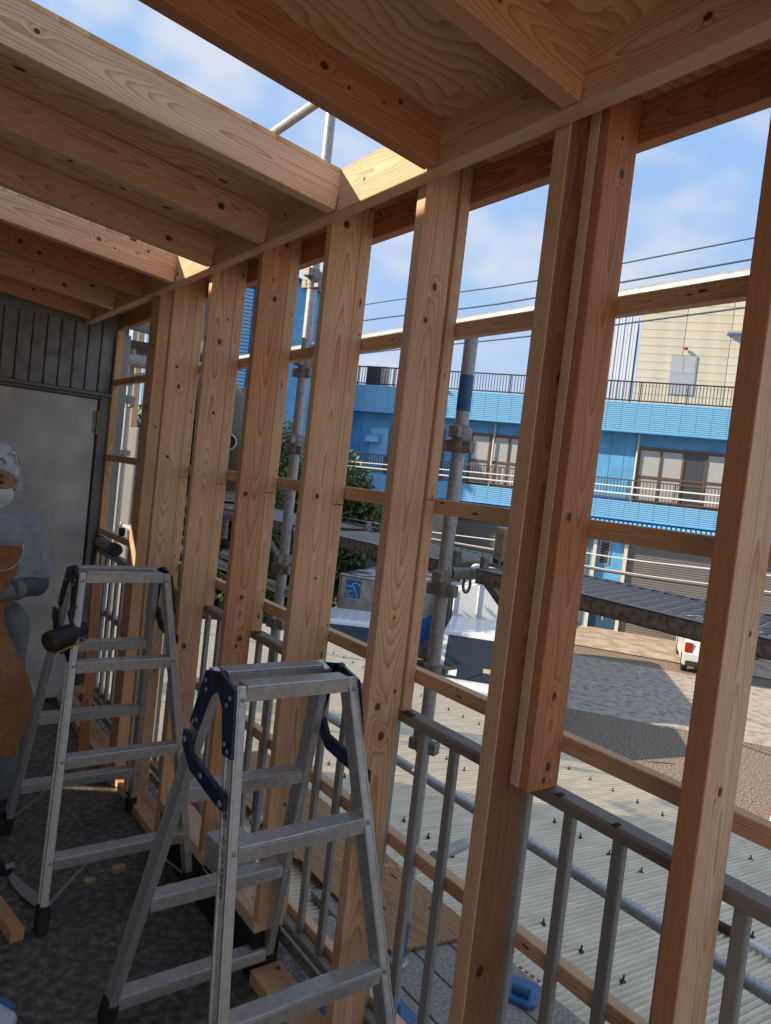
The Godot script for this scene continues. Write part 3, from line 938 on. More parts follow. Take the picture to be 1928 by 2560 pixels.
# ---------------------------------------------------------------- bodies from blended, tapered capsules
func sdf_mesh(prims: Array, cell: float, k: float, cut := []) -> SurfaceTool:
	var lo := Vector3.INF
	var hi := -Vector3.INF
	for p in prims:
		var rm: float = maxf(p[2], p[3]) + cell * 3.0
		for q in [p[0], p[1]]:
			lo = lo.min(q - Vector3.ONE * rm)
			hi = hi.max(q + Vector3.ONE * rm)
	var nx := int((hi.x - lo.x) / cell) + 2
	var ny := int((hi.y - lo.y) / cell) + 2
	var nz := int((hi.z - lo.z) / cell) + 2
	var f := PackedFloat32Array()
	f.resize(nx * ny * nz)
	f.fill(1.0)
	for p in prims:
		var a: Vector3 = p[0]
		var b: Vector3 = p[1]
		var ra: float = p[2]
		var rb: float = p[3]
		var sq: Vector3 = p[4] if p.size() > 4 else Vector3.ONE
		var ab := b - a
		var l2 := maxf(ab.length_squared(), 0.0000001)
		var mg := maxf(ra, rb) * 1.02 + cell * 2.5 + k
		var p0 := ((a.min(b) - Vector3.ONE * mg) - lo) / cell
		var p1 := ((a.max(b) + Vector3.ONE * mg) - lo) / cell
		for z in range(maxi(0, int(p0.z)), mini(nz, int(p1.z) + 1)):
			for y in range(maxi(0, int(p0.y)), mini(ny, int(p1.y) + 1)):
				var row := (z * ny + y) * nx
				for x in range(maxi(0, int(p0.x)), mini(nx, int(p1.x) + 1)):
					var q := lo + Vector3(x, y, z) * cell
					var t := clampf((q - a).dot(ab) / l2, 0.0, 1.0)
					var d := ((q - a - ab * t) * sq).length() - lerpf(ra, rb, t)
					var o := f[row + x]
					var h := maxf(k - absf(o - d), 0.0) / k
					f[row + x] = minf(o, d) - h * h * k * 0.25
	for c in cut:          # half spaces kept: (q - point) . normal < 0
		var i := 0
		for z in nz:
			for y in ny:
				for x in nx:
					f[i] = maxf(f[i], (lo + Vector3(x, y, z) * cell - c[0]).dot(c[1]))
					i += 1
	var idx := PackedInt32Array()
	idx.resize(nx * ny * nz)
	idx.fill(-1)
	var vs := PackedVector3Array()
	var offs := [0, 1, nx, nx + 1, nx * ny, nx * ny + 1, nx * ny + nx, nx * ny + nx + 1]
	var edges := [[0, 1], [2, 3], [4, 5], [6, 7], [0, 2], [1, 3], [4, 6], [5, 7], [0, 4], [1, 5], [2, 6], [3, 7]]
	for z in nz - 1:
		for y in ny - 1:
			var base := (z * ny + y) * nx
			for x in nx - 1:
				var v0 := f[base + x]
				if absf(v0) > cell * 2.2:
					continue
				var pos := 0
				for o in 8:
					if f[base + x + offs[o]] < 0.0:
						pos += 1
				if pos == 0 or pos == 8:
					continue
				var s := Vector3.ZERO
				var n := 0
				for e in edges:
					var fa := f[base + x + offs[e[0]]]
					var fb := f[base + x + offs[e[1]]]
					if (fa < 0.0) != (fb < 0.0):
						var t := fa / (fa - fb)
						var ca := Vector3(e[0] & 1, (e[0] >> 1) & 1, e[0] >> 2)
						var cb := Vector3(e[1] & 1, (e[1] >> 1) & 1, e[1] >> 2)
						s += ca.lerp(cb, t)
						n += 1
				idx[base + x] = vs.size()
				vs.append(lo + (Vector3(x, y, z) + s / n) * cell)
	var st := ns()
	st.set_smooth_group(0)
	var steps := [1, nx, nx * ny]
	for z in range(1, nz - 1):
		for y in range(1, ny - 1):
			var base := (z * ny + y) * nx
			for x in range(1, nx - 1):
				var i := base + x
				var v0 := f[i]
				if absf(v0) > cell * 2.2:
					continue
				for ax in 3:
					var v1 := f[i + steps[ax]]
					if (v0 < 0.0) == (v1 < 0.0):
						continue
					var u: int = steps[(ax + 1) % 3]
					var w: int = steps[(ax + 2) % 3]
					var a := idx[i]
					var b := idx[i - u]
					var c := idx[i - u - w]
					var d := idx[i - w]
					if a < 0 or b < 0 or c < 0 or d < 0:
						continue
					var out := Vector3.ZERO
					out[ax] = 1.0 if v0 < 0.0 else -1.0
					face(st, [vs[a], vs[b], vs[c], vs[d]], out)
	return st

func P3(x, y, z) -> Vector3:
	return Vector3(x, y, z)

func make_people() -> void:
	# the man at the end of the veranda, facing the camera
	var t := thing("person", "person in pale cap and white mask holding a tan sheet by the grey door", "person", Vector3(0.442, 0, -3.32), -0.12)
	var sk := [
		[P3(0, 1.50, 0), P3(0, 1.44, 0.012), 0.088, 0.078], [P3(0, 1.42, 0.02), P3(0, 1.385, 0.03), 0.066, 0.05], [P3(0, 1.44, -0.03), P3(0, 1.27, -0.02), 0.055, 0.06],
		[P3(-0.13, 1.25, -0.01), P3(0.13, 1.25, -0.01), 0.07, 0.07], [P3(0, 1.22, 0), P3(0, 0.92, 0), 0.125, 0.115], [P3(-0.07, 0.84, 0), P3(0.07, 0.84, 0), 0.11, 0.11],
		[P3(0.155, 1.255, -0.01), P3(0.20, 1.04, 0.02), 0.052, 0.043], [P3(0.20, 1.04, 0.02), P3(0.09, 1.03, 0.16), 0.042, 0.03],
		[P3(-0.155, 1.255, -0.01), P3(-0.21, 1.03, 0.02), 0.052, 0.043], [P3(-0.21, 1.03, 0.02), P3(-0.09, 1.02, 0.17), 0.042, 0.03],
		[P3(0.075, 0.82, 0), P3(0.095, 0.45, 0.03), 0.085, 0.058], [P3(0.095, 0.45, 0.03), P3(0.105, 0.07, -0.02), 0.055, 0.036], [P3(0.105, 0.05, -0.02), P3(0.115, 0.035, 0.11), 0.036, 0.03],
		[P3(-0.075, 0.82, 0), P3(-0.095, 0.45, 0.03), 0.085, 0.058], [P3(-0.095, 0.45, 0.03), P3(-0.105, 0.07, -0.02), 0.055, 0.036], [P3(-0.105, 0.05, -0.02), P3(-0.115, 0.035, 0.11), 0.036, 0.03],
	]
	var body := obj(sdf_mesh(sk, 0.016, 0.03), "body", M.skin, t)
	# face relief: brows, nose, cheeks, ear, eyes on a fine grid
	var fc := [[P3(0, 1.475, 0.03), P3(0, 1.44, 0.035), 0.066, 0.064], [P3(-0.035, 1.478, 0.083), P3(-0.012, 1.474, 0.09), 0.011, 0.010], [P3(0.012, 1.474, 0.09), P3(0.038, 1.480, 0.082), 0.010, 0.011], [P3(0, 1.462, 0.092), P3(0, 1.425, 0.105), 0.010, 0.015], [P3(0.04, 1.425, 0.06), P3(0.035, 1.41, 0.065), 0.026, 0.024], [P3(-0.04, 1.425, 0.06), P3(-0.035, 1.41, 0.065), 0.026, 0.024], [P3(0.083, 1.462, -0.005), P3(0.081, 1.425, 0.0), 0.013, 0.009], [P3(-0.083, 1.462, -0.005), P3(-0.081, 1.425, 0.0), 0.013, 0.009], [P3(0.03, 1.492, 0.074), P3(-0.03, 1.492, 0.074), 0.016, 0.016]]
	obj(sdf_mesh(fc, 0.005, 0.012), "face", M.skin, t)
	var st := ns()
	for sx in [-1.0, 1.0]:
		tube(st, [P3(sx * 0.016, 1.481, 0.101), P3(sx * 0.03, 1.485, 0.097), P3(sx * 0.046, 1.478, 0.083)], [0.0035, 0.004, 0.002], 6)
		tube(st, [P3(sx * 0.018, 1.4555, 0.094), P3(sx * 0.03, 1.4545, 0.0955), P3(sx * 0.043, 1.4565, 0.084)], [0.002, 0.0048, 0.002], 6)
	obj(st, "brow_and_eye", M.dark_cloth, t)
	# cap with printed marks and a knotted tail
	var cp := [[P3(0, 1.525, -0.005), P3(0, 1.495, -0.012), 0.094, 0.096], [P3(0, 1.51, -0.03), P3(0, 1.47, -0.04), 0.085, 0.075]]
	var cap := obj(sdf_mesh(cp, 0.009, 0.03, [[P3(0, 1.492, 0.06), Vector3(0, -1, 0.42).normalized()]]), "cap", M.bandana, t)
	st = ns()
	for e in [[P3(0.07, 1.50, -0.085), P3(0.1, 1.46, -0.075), P3(0.098, 1.42, -0.06), P3(0.075, 1.375, -0.055)], [P3(0.06, 1.49, -0.09), P3(0.08, 1.44, -0.09), P3(0.072, 1.39, -0.08)]]:
		for i in e.size() - 1:
			bar(st, e[i], e[i + 1], Vector3.RIGHT, 0.035, 0.005, 0.001)
	obj(st, "cap_tail", M.bandana, t)
	var cm := RandomNumberGenerator.new()
	cm.seed = 4
	st = ns()
	for i in 40:
		var az := cm.randf_range(-1.5, 1.5)
		var el := cm.randf_range(0.12, 1.15)
		var n := Vector3(sin(az) * cos(el), sin(el), cos(az) * cos(el))
		var o := Vector3(0, 1.516, -0.008) + n * 0.1005
		var rt := UPV.cross(n).normalized()
		var dn := n.cross(rt)
		var a0 := cm.randf() * TAU
		var ln := []
		for j in 5:
			ln.append(V(cos(a0 + j * 0.8) * (1.0 + 0.5 * (j % 2)), sin(a0 + j * 0.8)))
		strokes(st, [ln], o, rt, -dn, 0.13, 0.0026)
	obj(st, "cap_print", M.sleeve, t)
	# mask with ear loop
	var mk_ := [[P3(0, 1.412, 0.058), P3(0, 1.375, 0.05), 0.058, 0.05], [P3(0.03, 1.405, 0.048), P3(-0.03, 1.405, 0.048), 0.052, 0.052]]
	obj(sdf_mesh(mk_, 0.006, 0.02, [[P3(0, 1.428, 0.1), Vector3(0, 1, 0.12).normalized()], [P3(0, 1.4, 0.012), Vector3(0, 0, -1)]]), "mask", M.mask, t)
	st = ns()
	for sx in [-1.0, 1.0]:
		tube(st, [P3(sx * 0.074, 1.42, 0.035), P3(sx * 0.088, 1.45, 0.008), P3(sx * 0.086, 1.475, -0.01)], 0.0018, 6)
		tube(st, [P3(sx * 0.066, 1.375, 0.03), P3(sx * 0.084, 1.41, 0.0), P3(sx * 0.088, 1.44, -0.012)], 0.0018, 6)
	obj(st, "ear_loop", M.mask, t)
	# shirt with collar and loose short sleeves, under sleeves, trousers, boots
	var sh := [[P3(-0.125, 1.25, -0.01), P3(0.125, 1.25, -0.01), 0.088, 0.088], [P3(0, 1.22, 0.005), P3(0, 0.80, 0.01), 0.15, 0.155], [P3(0.07, 1.16, 0.01), P3(0.07, 0.82, 0.01), 0.11, 0.115], [P3(-0.07, 1.16, 0.01), P3(-0.07, 0.82, 0.01), 0.11, 0.115], [P3(0.15, 1.255, -0.01), P3(0.19, 1.07, 0.0), 0.066, 0.072], [P3(-0.15, 1.255, -0.01), P3(-0.195, 1.07, 0.0), 0.066, 0.072]]
	obj(sdf_mesh(sh, 0.013, 0.04, [[P3(0, 0.79, 0), Vector3(0, -1, 0)], [P3(0.2, 1.05, 0), Vector3(0.22, -1, 0).normalized()], [P3(-0.2, 1.05, 0), Vector3(-0.22, -1, 0).normalized()]]), "shirt", M.work_shirt, t)
	st = ns()
	var cl := []
	for i in 11:
		var a := lerpf(-2.4, 2.4, i / 10.0)
		cl.append(P3(sin(a) * 0.078, 1.335 - 0.05 * maxf(cos(a), 0.0), cos(a) * 0.078 - 0.008))
	for i in 10:
		bar(st, cl[i], cl[i + 1], UPV, 0.045, 0.008, 0.002)
	obj(st, "collar", M.work_shirt, t)
	var us := [[P3(0.195, 1.08, 0.01), P3(0.195, 1.035, 0.03), 0.05, 0.046], [P3(0.195, 1.035, 0.03), P3(0.095, 1.03, 0.16), 0.045, 0.038], [P3(-0.2, 1.07, 0.01), P3(-0.21, 1.03, 0.03), 0.055, 0.052], [P3(-0.21, 1.03, 0.03), P3(-0.1, 1.02, 0.165), 0.051, 0.04]]
	obj(sdf_mesh(us, 0.009, 0.02), "under_sleeves", M.sleeve, t)
	var tr := [[P3(-0.06, 0.84, 0), P3(0.06, 0.84, 0), 0.13, 0.13], [P3(0.08, 0.80, 0), P3(0.1, 0.45, 0.03), 0.105, 0.088], [P3(0.1, 0.45, 0.03), P3(0.11, 0.15, -0.01), 0.088, 0.085], [P3(-0.08, 0.80, 0), P3(-0.1, 0.45, 0.03), 0.105, 0.088], [P3(-0.1, 0.45, 0.03), P3(-0.11, 0.15, -0.01), 0.088, 0.085]]
	obj(sdf_mesh(tr, 0.016, 0.03, [[P3(0, 0.11, 0), Vector3(0, -1, 0)]]), "trousers", M.trousers, t)
	for sx in [-1.0, 1.0]:
		var bt := [[P3(sx * 0.108, 0.16, -0.025), P3(sx * 0.108, 0.06, -0.025), 0.055, 0.055], [P3(sx * 0.108, 0.05, -0.04), P3(sx * 0.12, 0.045, 0.13), 0.05, 0.045]]
		obj(sdf_mesh(bt, 0.012, 0.03, [[P3(0, 0.002, 0), Vector3(0, -1, 0)]]), "boot", M.rubber, t)
	# gloved hands: palm, four fingers curled over the sheet, thumb on the near side
	for sx in [-1.0, 1.0]:
		var w := P3(sx * 0.088, 1.028, 0.165)
		var hn := [[w, P3(sx * 0.05, 1.022, 0.205), 0.034, 0.032], [P3(sx * 0.07, 1.04, 0.19), P3(sx * 0.035, 1.045, 0.212), 0.026, 0.022]]
		for i in 4:
			var b := P3(sx * 0.03, 1.05 - i * 0.021, 0.212 - i * 0.002)
			var m1 := b + P3(sx * -0.034, 0.004, 0.012)
			var m2 := m1 + P3(sx * -0.022, -0.008, -0.014)
			var rr: float = [0.0098, 0.0102, 0.0098, 0.009][i]
			hn.append([P3(sx * 0.05, 1.022 + (1.5 - i) * 0.014, 0.205), b, rr + 0.002, rr])
			hn.append([b, m1, rr, rr * 0.95])
			hn.append([m1, m2, rr * 0.95, rr * 0.85])
		hn.append([P3(sx * 0.07, 1.05, 0.19), P3(sx * 0.05, 1.078, 0.225), 0.014, 0.011])
		hn.append([P3(sx * 0.05, 1.078, 0.225), P3(sx * 0.022, 1.086, 0.238), 0.011, 0.0095])
		hn.append([w + P3(sx * 0.028, 0.0, -0.03), w, 0.043, 0.037])
		obj(sdf_mesh(hn, 0.005, 0.006), "glove", M.glove, t)
	# the sheet he holds: stiff tan upper flap and long hanging sheet with a stitched hem
	var sb := thing("tan_sheet", "large tan leather like sheet folded over the gloved hands", "sheet", Vector3(0.442, 0, -3.32), -0.12)
	st = ns()
	st.set_smooth_group(0)
	var cols := 14
	var rows := 26
	var grid := []
	for j in rows + 1:
		var v := float(j) / rows
		var y := lerpf(0.985, 0.36, v)
		var rw := []
		for i in cols + 1:
			var u := float(i) / cols
			var right := lerpf(0.075, 0.215, smoothstep(0.0, 0.68, v)) - 0.045 * smoothstep(0.7, 1.0, v)
			var x := lerpf(-0.2, right, u)
			var z := 0.225 + 0.018 * sin(u * 9.0 + v * 3.0) * v + 0.03 * sin(u * 3.4 + 0.6) * (0.4 + v) + 0.012 * sin(v * 13.0 + u * 2.0)
			rw.append(P3(x, y + 0.02 * sin(u * 3.0), z))
		grid.append(rw)
	for off in [0.0, -0.004]:
		for j in rows:
			for i in cols:
				face(st, [grid[j][i] + P3(0, 0, off), grid[j][i + 1] + P3(0, 0, off), grid[j + 1][i + 1] + P3(0, 0, off), grid[j + 1][i] + P3(0, 0, off)], P3(0, 0, 1 if off == 0.0 else -1))
	obj(st, "hanging_sheet", M.leather_tan, sb)
	st = ns()
	for i in cols:
		bar(st, grid[rows][i] + P3(0, 0.012, 0.001), grid[rows][i + 1] + P3(0, 0.012, 0.001), UPV, 0.03, 0.008, 0.002)
	obj(st, "hem", M.leather_tan, sb)
	st = ns()
	prism(st, Transform3D(Basis(), P3(0, 0, 0.252)), poly([-0.2, 1.205, 0.118, 1.228, 0.125, 1.205, 0.108, 1.12, 0.085, 1.06, 0.05, 1.03, -0.2, 1.02]), 0.005, 0.001)
	obj(st, "upper_flap", M.kraft, sb)
	st = ns()
	tube(st, [P3(0.119, 1.232, 0.256), P3(0.126, 1.205, 0.257), P3(0.112, 1.16, 0.258), P3(0.085, 1.135, 0.258), P3(0.03, 1.12, 0.258)], 0.0022, 5)
	obj(st, "edge_binding", M.mask, sb)
	# the worker crouching on the scaffold, seen between the posts
	var wk := thing("person", "person in tan fan jacket and navy cap crouching on the scaffold deck", "person", Vector3(1.86, 1.372, -4.21))
	var wb := [[P3(0, 0.98, -0.42), P3(0, 0.93, -0.44), 0.085, 0.07], [P3(0, 0.86, -0.36), P3(0, 0.68, -0.2), 0.06, 0.11], [P3(0, 0.66, -0.18), P3(0, 0.26, 0.03), 0.13, 0.13], [P3(-0.08, 0.24, 0.02), P3(-0.1, 0.50, -0.42), 0.085, 0.06], [P3(-0.1, 0.50, -0.42), P3(-0.1, 0.07, -0.3), 0.058, 0.04], [P3(-0.1, 0.04, -0.27), P3(-0.1, 0.035, -0.46), 0.038, 0.032], [P3(0.08, 0.24, 0.02), P3(0.1, 0.48, -0.40), 0.085, 0.06], [P3(0.1, 0.48, -0.40), P3(0.1, 0.07, -0.27), 0.058, 0.04], [P3(0.1, 0.04, -0.25), P3(0.1, 0.035, -0.43), 0.038, 0.032], [P3(-0.15, 0.70, -0.22), P3(-0.2, 0.60, -0.48), 0.05, 0.042], [P3(-0.2, 0.60, -0.48), P3(-0.14, 0.72, -0.66), 0.04, 0.03], [P3(0.15, 0.70, -0.22), P3(0.2, 0.58, -0.46), 0.05, 0.042], [P3(0.2, 0.58, -0.46), P3(0.12, 0.7, -0.64), 0.04, 0.03]]
	obj(sdf_mesh(wb, 0.016, 0.03), "body", M.skin, wk)
	var jk := [[P3(-0.12, 0.62, -0.2), P3(0.12, 0.62, -0.2), 0.10, 0.10], [P3(0, 0.56, -0.14), P3(0, 0.33, 0.04), 0.18, 0.215], [P3(0, 0.33, 0.04), P3(0, 0.27, 0.05), 0.215, 0.18], [P3(-0.16, 0.69, -0.22), P3(-0.2, 0.62, -0.4), 0.08, 0.075], [P3(0.16, 0.69, -0.22), P3(0.2, 0.6, -0.4), 0.08, 0.075]]
	obj(sdf_mesh(jk, 0.014, 0.05), "jacket", M.jacket, wk)
	var lg := [[P3(-0.08, 0.24, 0.02), P3(-0.1, 0.50, -0.42), 0.11, 0.085], [P3(-0.1, 0.50, -0.42), P3(-0.1, 0.09, -0.3), 0.085, 0.07], [P3(0.08, 0.24, 0.02), P3(0.1, 0.48, -0.40), 0.11, 0.085], [P3(0.1, 0.48, -0.40), P3(0.1, 0.09, -0.27), 0.085, 0.07], [P3(-0.1, 0.05, -0.27), P3(-0.1, 0.045, -0.47), 0.045, 0.04], [P3(0.1, 0.05, -0.25), P3(0.1, 0.045, -0.44), 0.045, 0.04]]
	obj(sdf_mesh(lg, 0.016, 0.03, [[P3(0, 0.002, 0), Vector3(0, -1, 0)]]), "trousers", M.dark_cloth, wk)
	obj(sdf_mesh([[P3(0, 1.0, -0.42), P3(0, 0.975, -0.43), 0.096, 0.096], [P3(0, 0.97, -0.48), P3(0, 0.965, -0.55), 0.06, 0.03]], 0.012, 0.02, [[P3(0, 0.955, 0), Vector3(0, -1, 0)]]), "cap", M.sleeve, wk)
	obj(sdf_mesh([[P3(-0.14, 0.72, -0.66), P3(-0.1, 0.73, -0.74), 0.042, 0.035], [P3(0.12, 0.7, -0.64), P3(0.09, 0.71, -0.72), 0.042, 0.035], [P3(-0.05, 0.8, -0.4), P3(0.05, 0.78, -0.4), 0.075, 0.07]], 0.01, 0.02), "towel_and_gloves", M.mask, wk)
	for sx in [-1.0, 1.0]:
		st = ns()
		var fnn := Vector3(sx * 0.45, 0.05, 0.89).normalized()
		var fx := UPV.cross(fnn).normalized()
		var fn := Transform3D(Basis(fx, fnn, fx.cross(fnn)), P3(sx * 0.105, 0.385, 0.2) + fnn * 0.03)
		lathe(st, fn, [V(0.05, -0.02), V(0.05, 0.008), V(0.043, 0.012), V(0.041, 0.006)], 24)
		var fan := obj(st, "fan_ring", M.mask, wk)
		st = ns()
		for i in 9:
			var a := TAU * i / 9.0
			bar(st, fn * P3(0, 0.007, 0), fn * P3(cos(a) * 0.042, 0.007, sin(a) * 0.042), fn.basis.y, 0.002, 0.002)
		for r in [0.012, 0.021, 0.03, 0.038]:
			var pts := []
			for i in 17:
				pts.append(fn * P3(cos(TAU * i / 16.0) * r, 0.007, sin(TAU * i / 16.0) * r))
			tube(st, pts, 0.0012, 5)
		lathe(st, fn, [V(0.041, -0.004), V(0.0, -0.003)], 20)
		obj(st, "fan_grille", M.black_metal, fan)

func make_inside() -> void:
	stepladder("aluminium step ladder with black hinges beside the grey door", Vector3(0.845, 0, -2.83), 1.175, 0.31, 0.515, 0.735, [0.86, 0.545, 0.23], M.black_metal, false)
	stepladder("aluminium step ladder with navy blue hinges and black lettering on its leg", Vector3(0.918, 0, -1.6), 1.115, 0.31, 0.50, 0.75, [0.775, 0.432, 0.1], M.blue_hinge, true)
	# nail gun hooked over the far ladder
	var t := thing("nail_gun", "black nail gun with brass trim hanging on the ladder side", "nail gun", Vector3(0.655, 0.96, -2.70), 0.25)
	var st := ns()
	var ax := Vector3(0.96, 0.22, -0.15).normalized()
	var B := Basis(UPV.cross(ax).normalized(), ax, UPV.cross(ax).normalized().cross(ax))
	lathe(st, Transform3D(B, -ax * 0.06), [V(0.0, -0.03), V(0.036, -0.03), V(0.038, -0.02), V(0.038, 0.055), V(0.03, 0.075), V(0.024, 0.08), V(0.024, 0.115), V(0.0, 0.116)], 16)
	obj(st, "motor_housing", M.black_metal, t)
	st = ns()
	lathe(st, Transform3D(B, -ax * 0.06), [V(0.0, -0.037), V(0.033, -0.0365), V(0.037, -0.031), V(0.0385, -0.022), V(0.0385, -0.0185)], 16)
	obj(st, "end_cap", M.eave_wood, t)
	st = ns()
	bar(st, -ax * 0.08 + P3(0, -0.036, 0.012), ax * 0.04 + P3(0, -0.034, 0.012), UPV, 0.006, 0.045, 0.001)
	obj(st, "trim_strip", M.brass, t)
	st = ns()
	bar(st, P3(-0.05, -0.03, 0), P3(-0.02, -0.055, 0), UPV, 0.045, 0.035, 0.006)
	tube(st, [P3(-0.01, -0.03, 0), P3(0.012, -0.09, 0), P3(0.03, -0.16, -0.004), P3(0.036, -0.19, -0.005)], [0.026, 0.021, 0.019, 0.024], 12)
	obj(st, "handle", M.black_metal, t)
	st = ns()
	lathe(st, Transform3D(Basis(Vector3(0, 0, 1), Vector3(0.1, -1, 0).normalized(), Vector3(1, 0.1, 0)), P3(0.038, -0.19, -0.005)), [V(0.024, 0.0), V(0.034, 0.012), V(0.034, 0.03), V(0.0, 0.034)], 14)
	obj(st, "base_ring", M.brass, t)
	st = ns()
	tube(st, [P3(0.0, 0.03, 0.0), P3(-0.012, 0.075, -0.005), P3(0.008, 0.095, -0.012), P3(0.036, 0.085, -0.02), P3(0.04, 0.05, -0.02)], 0.0075, 8)
	obj(st, "belt_hook", M.black_metal, t)
	# boxes of screws
	screw_box("white cardboard box of screws standing on the raised floor plate", Vector3(1.128, 0.2055, -2.205), 0.08, Vector3(0.125, 0.135, 0.14), M.box_white)
	t = thing("cardboard_flap", "bent piece of brown cardboard leaning against the post behind the screw box", "cardboard", Vector3(1.165, 0.2055, -2.40))
	st = ns()
	box(st, P3(0, 0.068, 0), P3(0.08, 0.135, 0.003), 0.0, Basis(UPV, 0.15))
	box(st, P3(0.006, 0.142, -0.02), P3(0.085, 0.003, 0.06), 0.0, Basis(UPV, 0.15) * Basis(Vector3.RIGHT, 0.3))
	obj(st, "folded_card", M.card, t)
	# off-cuts and shavings on the floor
	timber(self, "wood_offcut", P3(0.515, 0.0215, -2.45), P3(0.44, 0.0215, -2.86), Vector3.RIGHT, 0.042, 0.042, 2)
	tag(get_child(-1), "square length of orange brown timber lying by the far ladder foot", "offcut")
	var ch := [[P3(0.803, 0.0, -2.695), 0.04, 0.028, 0.012, 0.12, "thin flat wood chip on the dark floor"], [P3(0.918, 0.0, -2.722), 0.05, 0.03, 0.02, 0.25, "small thick block of wood on the dark floor"]]
	for c in ch:
		st = ns()
		box(st, P3(0, c[3] * 0.5, 0), P3(c[1], c[3], c[2]), 0.001)
		var o := obj(st, "wood_chip", M.pale_wood)
		o.position = c[0]
		o.rotation.y = c[4]
		tag(o, c[5], "wood chip", "wood scraps on the floor")
	st = ns()
	prism(st, Transform3D(Basis(Vector3.RIGHT, Vector3.BACK, Vector3.DOWN), P3(0.855, 0.003, -2.742)), poly([-0.028, 0.006, 0.0, 0.0, 0.03, -0.009, 0.004, 0.004]), 0.004)
	tag(obj(st, "wood_splinter", M.pale_wood), "pale pointed splinter of wood lying between the scraps", "splinter", "wood scraps on the floor")
	var fr := RandomNumberGenerator.new()
	fr.seed = 8
	st = ns()
	for i in 260:
		var p := P3(fr.randf_range(-0.3, 1.08), 0.0015, fr.randf_range(-4.4, -0.6))
		box(st, p, P3(fr.randf_range(0.003, 0.014), 0.002, fr.randf_range(0.001, 0.004)), 0.0, Basis(UPV, fr.randf() * TAU))
	var dust := obj(st, "sawdust", M.pale_wood)
	tag(dust, "scattered sawdust and tiny shavings on the concrete floor", "sawdust")
	dust.set_meta("kind", "stuff")
	# curved hand saw behind the ladder foot
	t = thing("hand_saw", "curved pruning saw blade with black handle lying on the floor", "saw")
	st = ns()
	prism(st, Transform3D(Basis(Vector3.RIGHT, Vector3.BACK, Vector3.DOWN), P3(0, 0.012, 0)), poly([0.545, -2.83, 0.562, -2.86, 0.585, -2.775, 0.612, -2.702, 0.648, -2.60, 0.64, -2.562, 0.612, -2.585, 0.592, -2.61, 0.565, -2.69, 0.548, -2.765]), 0.0015)
	obj(st, "blade", M.steel_bar, t)
	st = ns()
	bar(st, P3(0.552, 0.018, -2.85), P3(0.50, 0.018, -2.98), Vector3.RIGHT, 0.036, 0.03, 0.008)
	obj(st, "handle", M.rubber, t)
	st = ns()
	box(st, P3(0.553, 0.036, -2.862), P3(0.03, 0.006, 0.03), 0.001)
	obj(st, "clamp_plate", M.galv, t)
	# crumpled bag at the near left
	t = thing("plastic_bag", "crumpled clear and blue plastic bag on the floor", "bag", P3(0.385, 0.0, -2.09))
	obj(sdf_mesh([[P3(0, 0.04, 0), P3(0.04, 0.035, 0.03), 0.04, 0.028], [P3(-0.05, 0.03, 0.04), P3(0.0, 0.05, -0.03), 0.03, 0.03], [P3(0.03, 0.025, 0.05), P3(-0.03, 0.03, 0.06), 0.025, 0.02]], 0.01, 0.012, [[P3(0, 0.001, 0), Vector3(0, -1, 0)]]), "bag_body", M.plastic_bag, t)
	obj(sdf_mesh([[P3(0.03, 0.055, -0.02), P3(0.055, 0.045, 0.0), 0.018, 0.014]], 0.007, 0.01), "blue_label", M.tarp_blue, t)
	# clamp and tape on the railing at the far end
	t = thing("pipe_clamp", "dark steel bar clamp gripping the far end of the hand rail", "clamp", P3(1.232, 1.024, -4.40))
	st = ns()
	tube(st, [P3(0, 0.034, -0.2), P3(0, 0.034, 0.1)], 0.033, 12)
	obj(st, "barrel", M.galv_dull, t)
	st = ns()
	tube(st, [P3(0, 0.034, 0.1), P3(0, 0.034, 0.16)], 0.038, 12)
	obj(st, "collar", M.black_metal, t)
	st = ns()
	tube(st, [P3(0, 0.034, -0.232), P3(0, 0.034, -0.2)], 0.04, 12)
	bar(st, P3(-0.02, 0.06, -0.22), P3(-0.03, -0.14, -0.22), Vector3.BACK, 0.05, 0.022, 0.004)
	obj(st, "jaw", M.black_metal, t)
	st = ns()
	lathe(st, Transform3D(Basis(Vector3.UP, Vector3.RIGHT, Vector3.BACK), P3(1.263, 1.163, -4.27)), [V(0.012, -0.012), V(0.026, -0.012), V(0.026, 0.012), V(0.012, 0.012), V(0.012, -0.012)], 18)
	tag(obj(st, "tape_roll", M.rubber), "small black roll of tape standing on the batten near the end wall", "tape")

# ---------------------------------------------------------------- lower roof of corrugated sheets
func low_y(X: float) -> float:
	return -0.36 - 0.1 * (X - 1.7)

func corrugated(L: float, waves: int, uo: float) -> ArrayMesh:
	var st := ns()
	var seg := 6
	var n := waves * seg
	var pitch := 0.0318
	var P := []
	for j in n + 1:
		P.append(Vector2(0.0105 * sin(TAU * j / seg), j * pitch / seg))
	st.set_smooth_group(1)
	for j in n:
		var a: Vector2 = P[j]
		var b: Vector2 = P[j + 1]
		var va := float(j) / seg / 6.0
		var vb := float(j + 1) / seg / 6.0
		face(st, [Vector3(0, a.x, a.y), Vector3(L, a.x, a.y), Vector3(L, b.x, b.y), Vector3(0, b.x, b.y)], UPV, [Vector2(uo, va), Vector2(uo + L / 3.6, va), Vector2(uo + L / 3.6, vb), Vector2(uo, vb)])
	st.set_smooth_group(-1)
	for j in n:
		var a: Vector2 = P[j]
		var b: Vector2 = P[j + 1]
		face(st, [Vector3(L, a.x, a.y), Vector3(L, b.x, b.y), Vector3(L, b.x - 0.007, b.y), Vector3(L, a.x - 0.007, a.y)], Vector3.RIGHT, [Vector2(0.3, 0.04), Vector2(0.3, 0.04), Vector2(0.32, 0.04), Vector2(0.32, 0.04)])
	return fin(st, M.sheet)

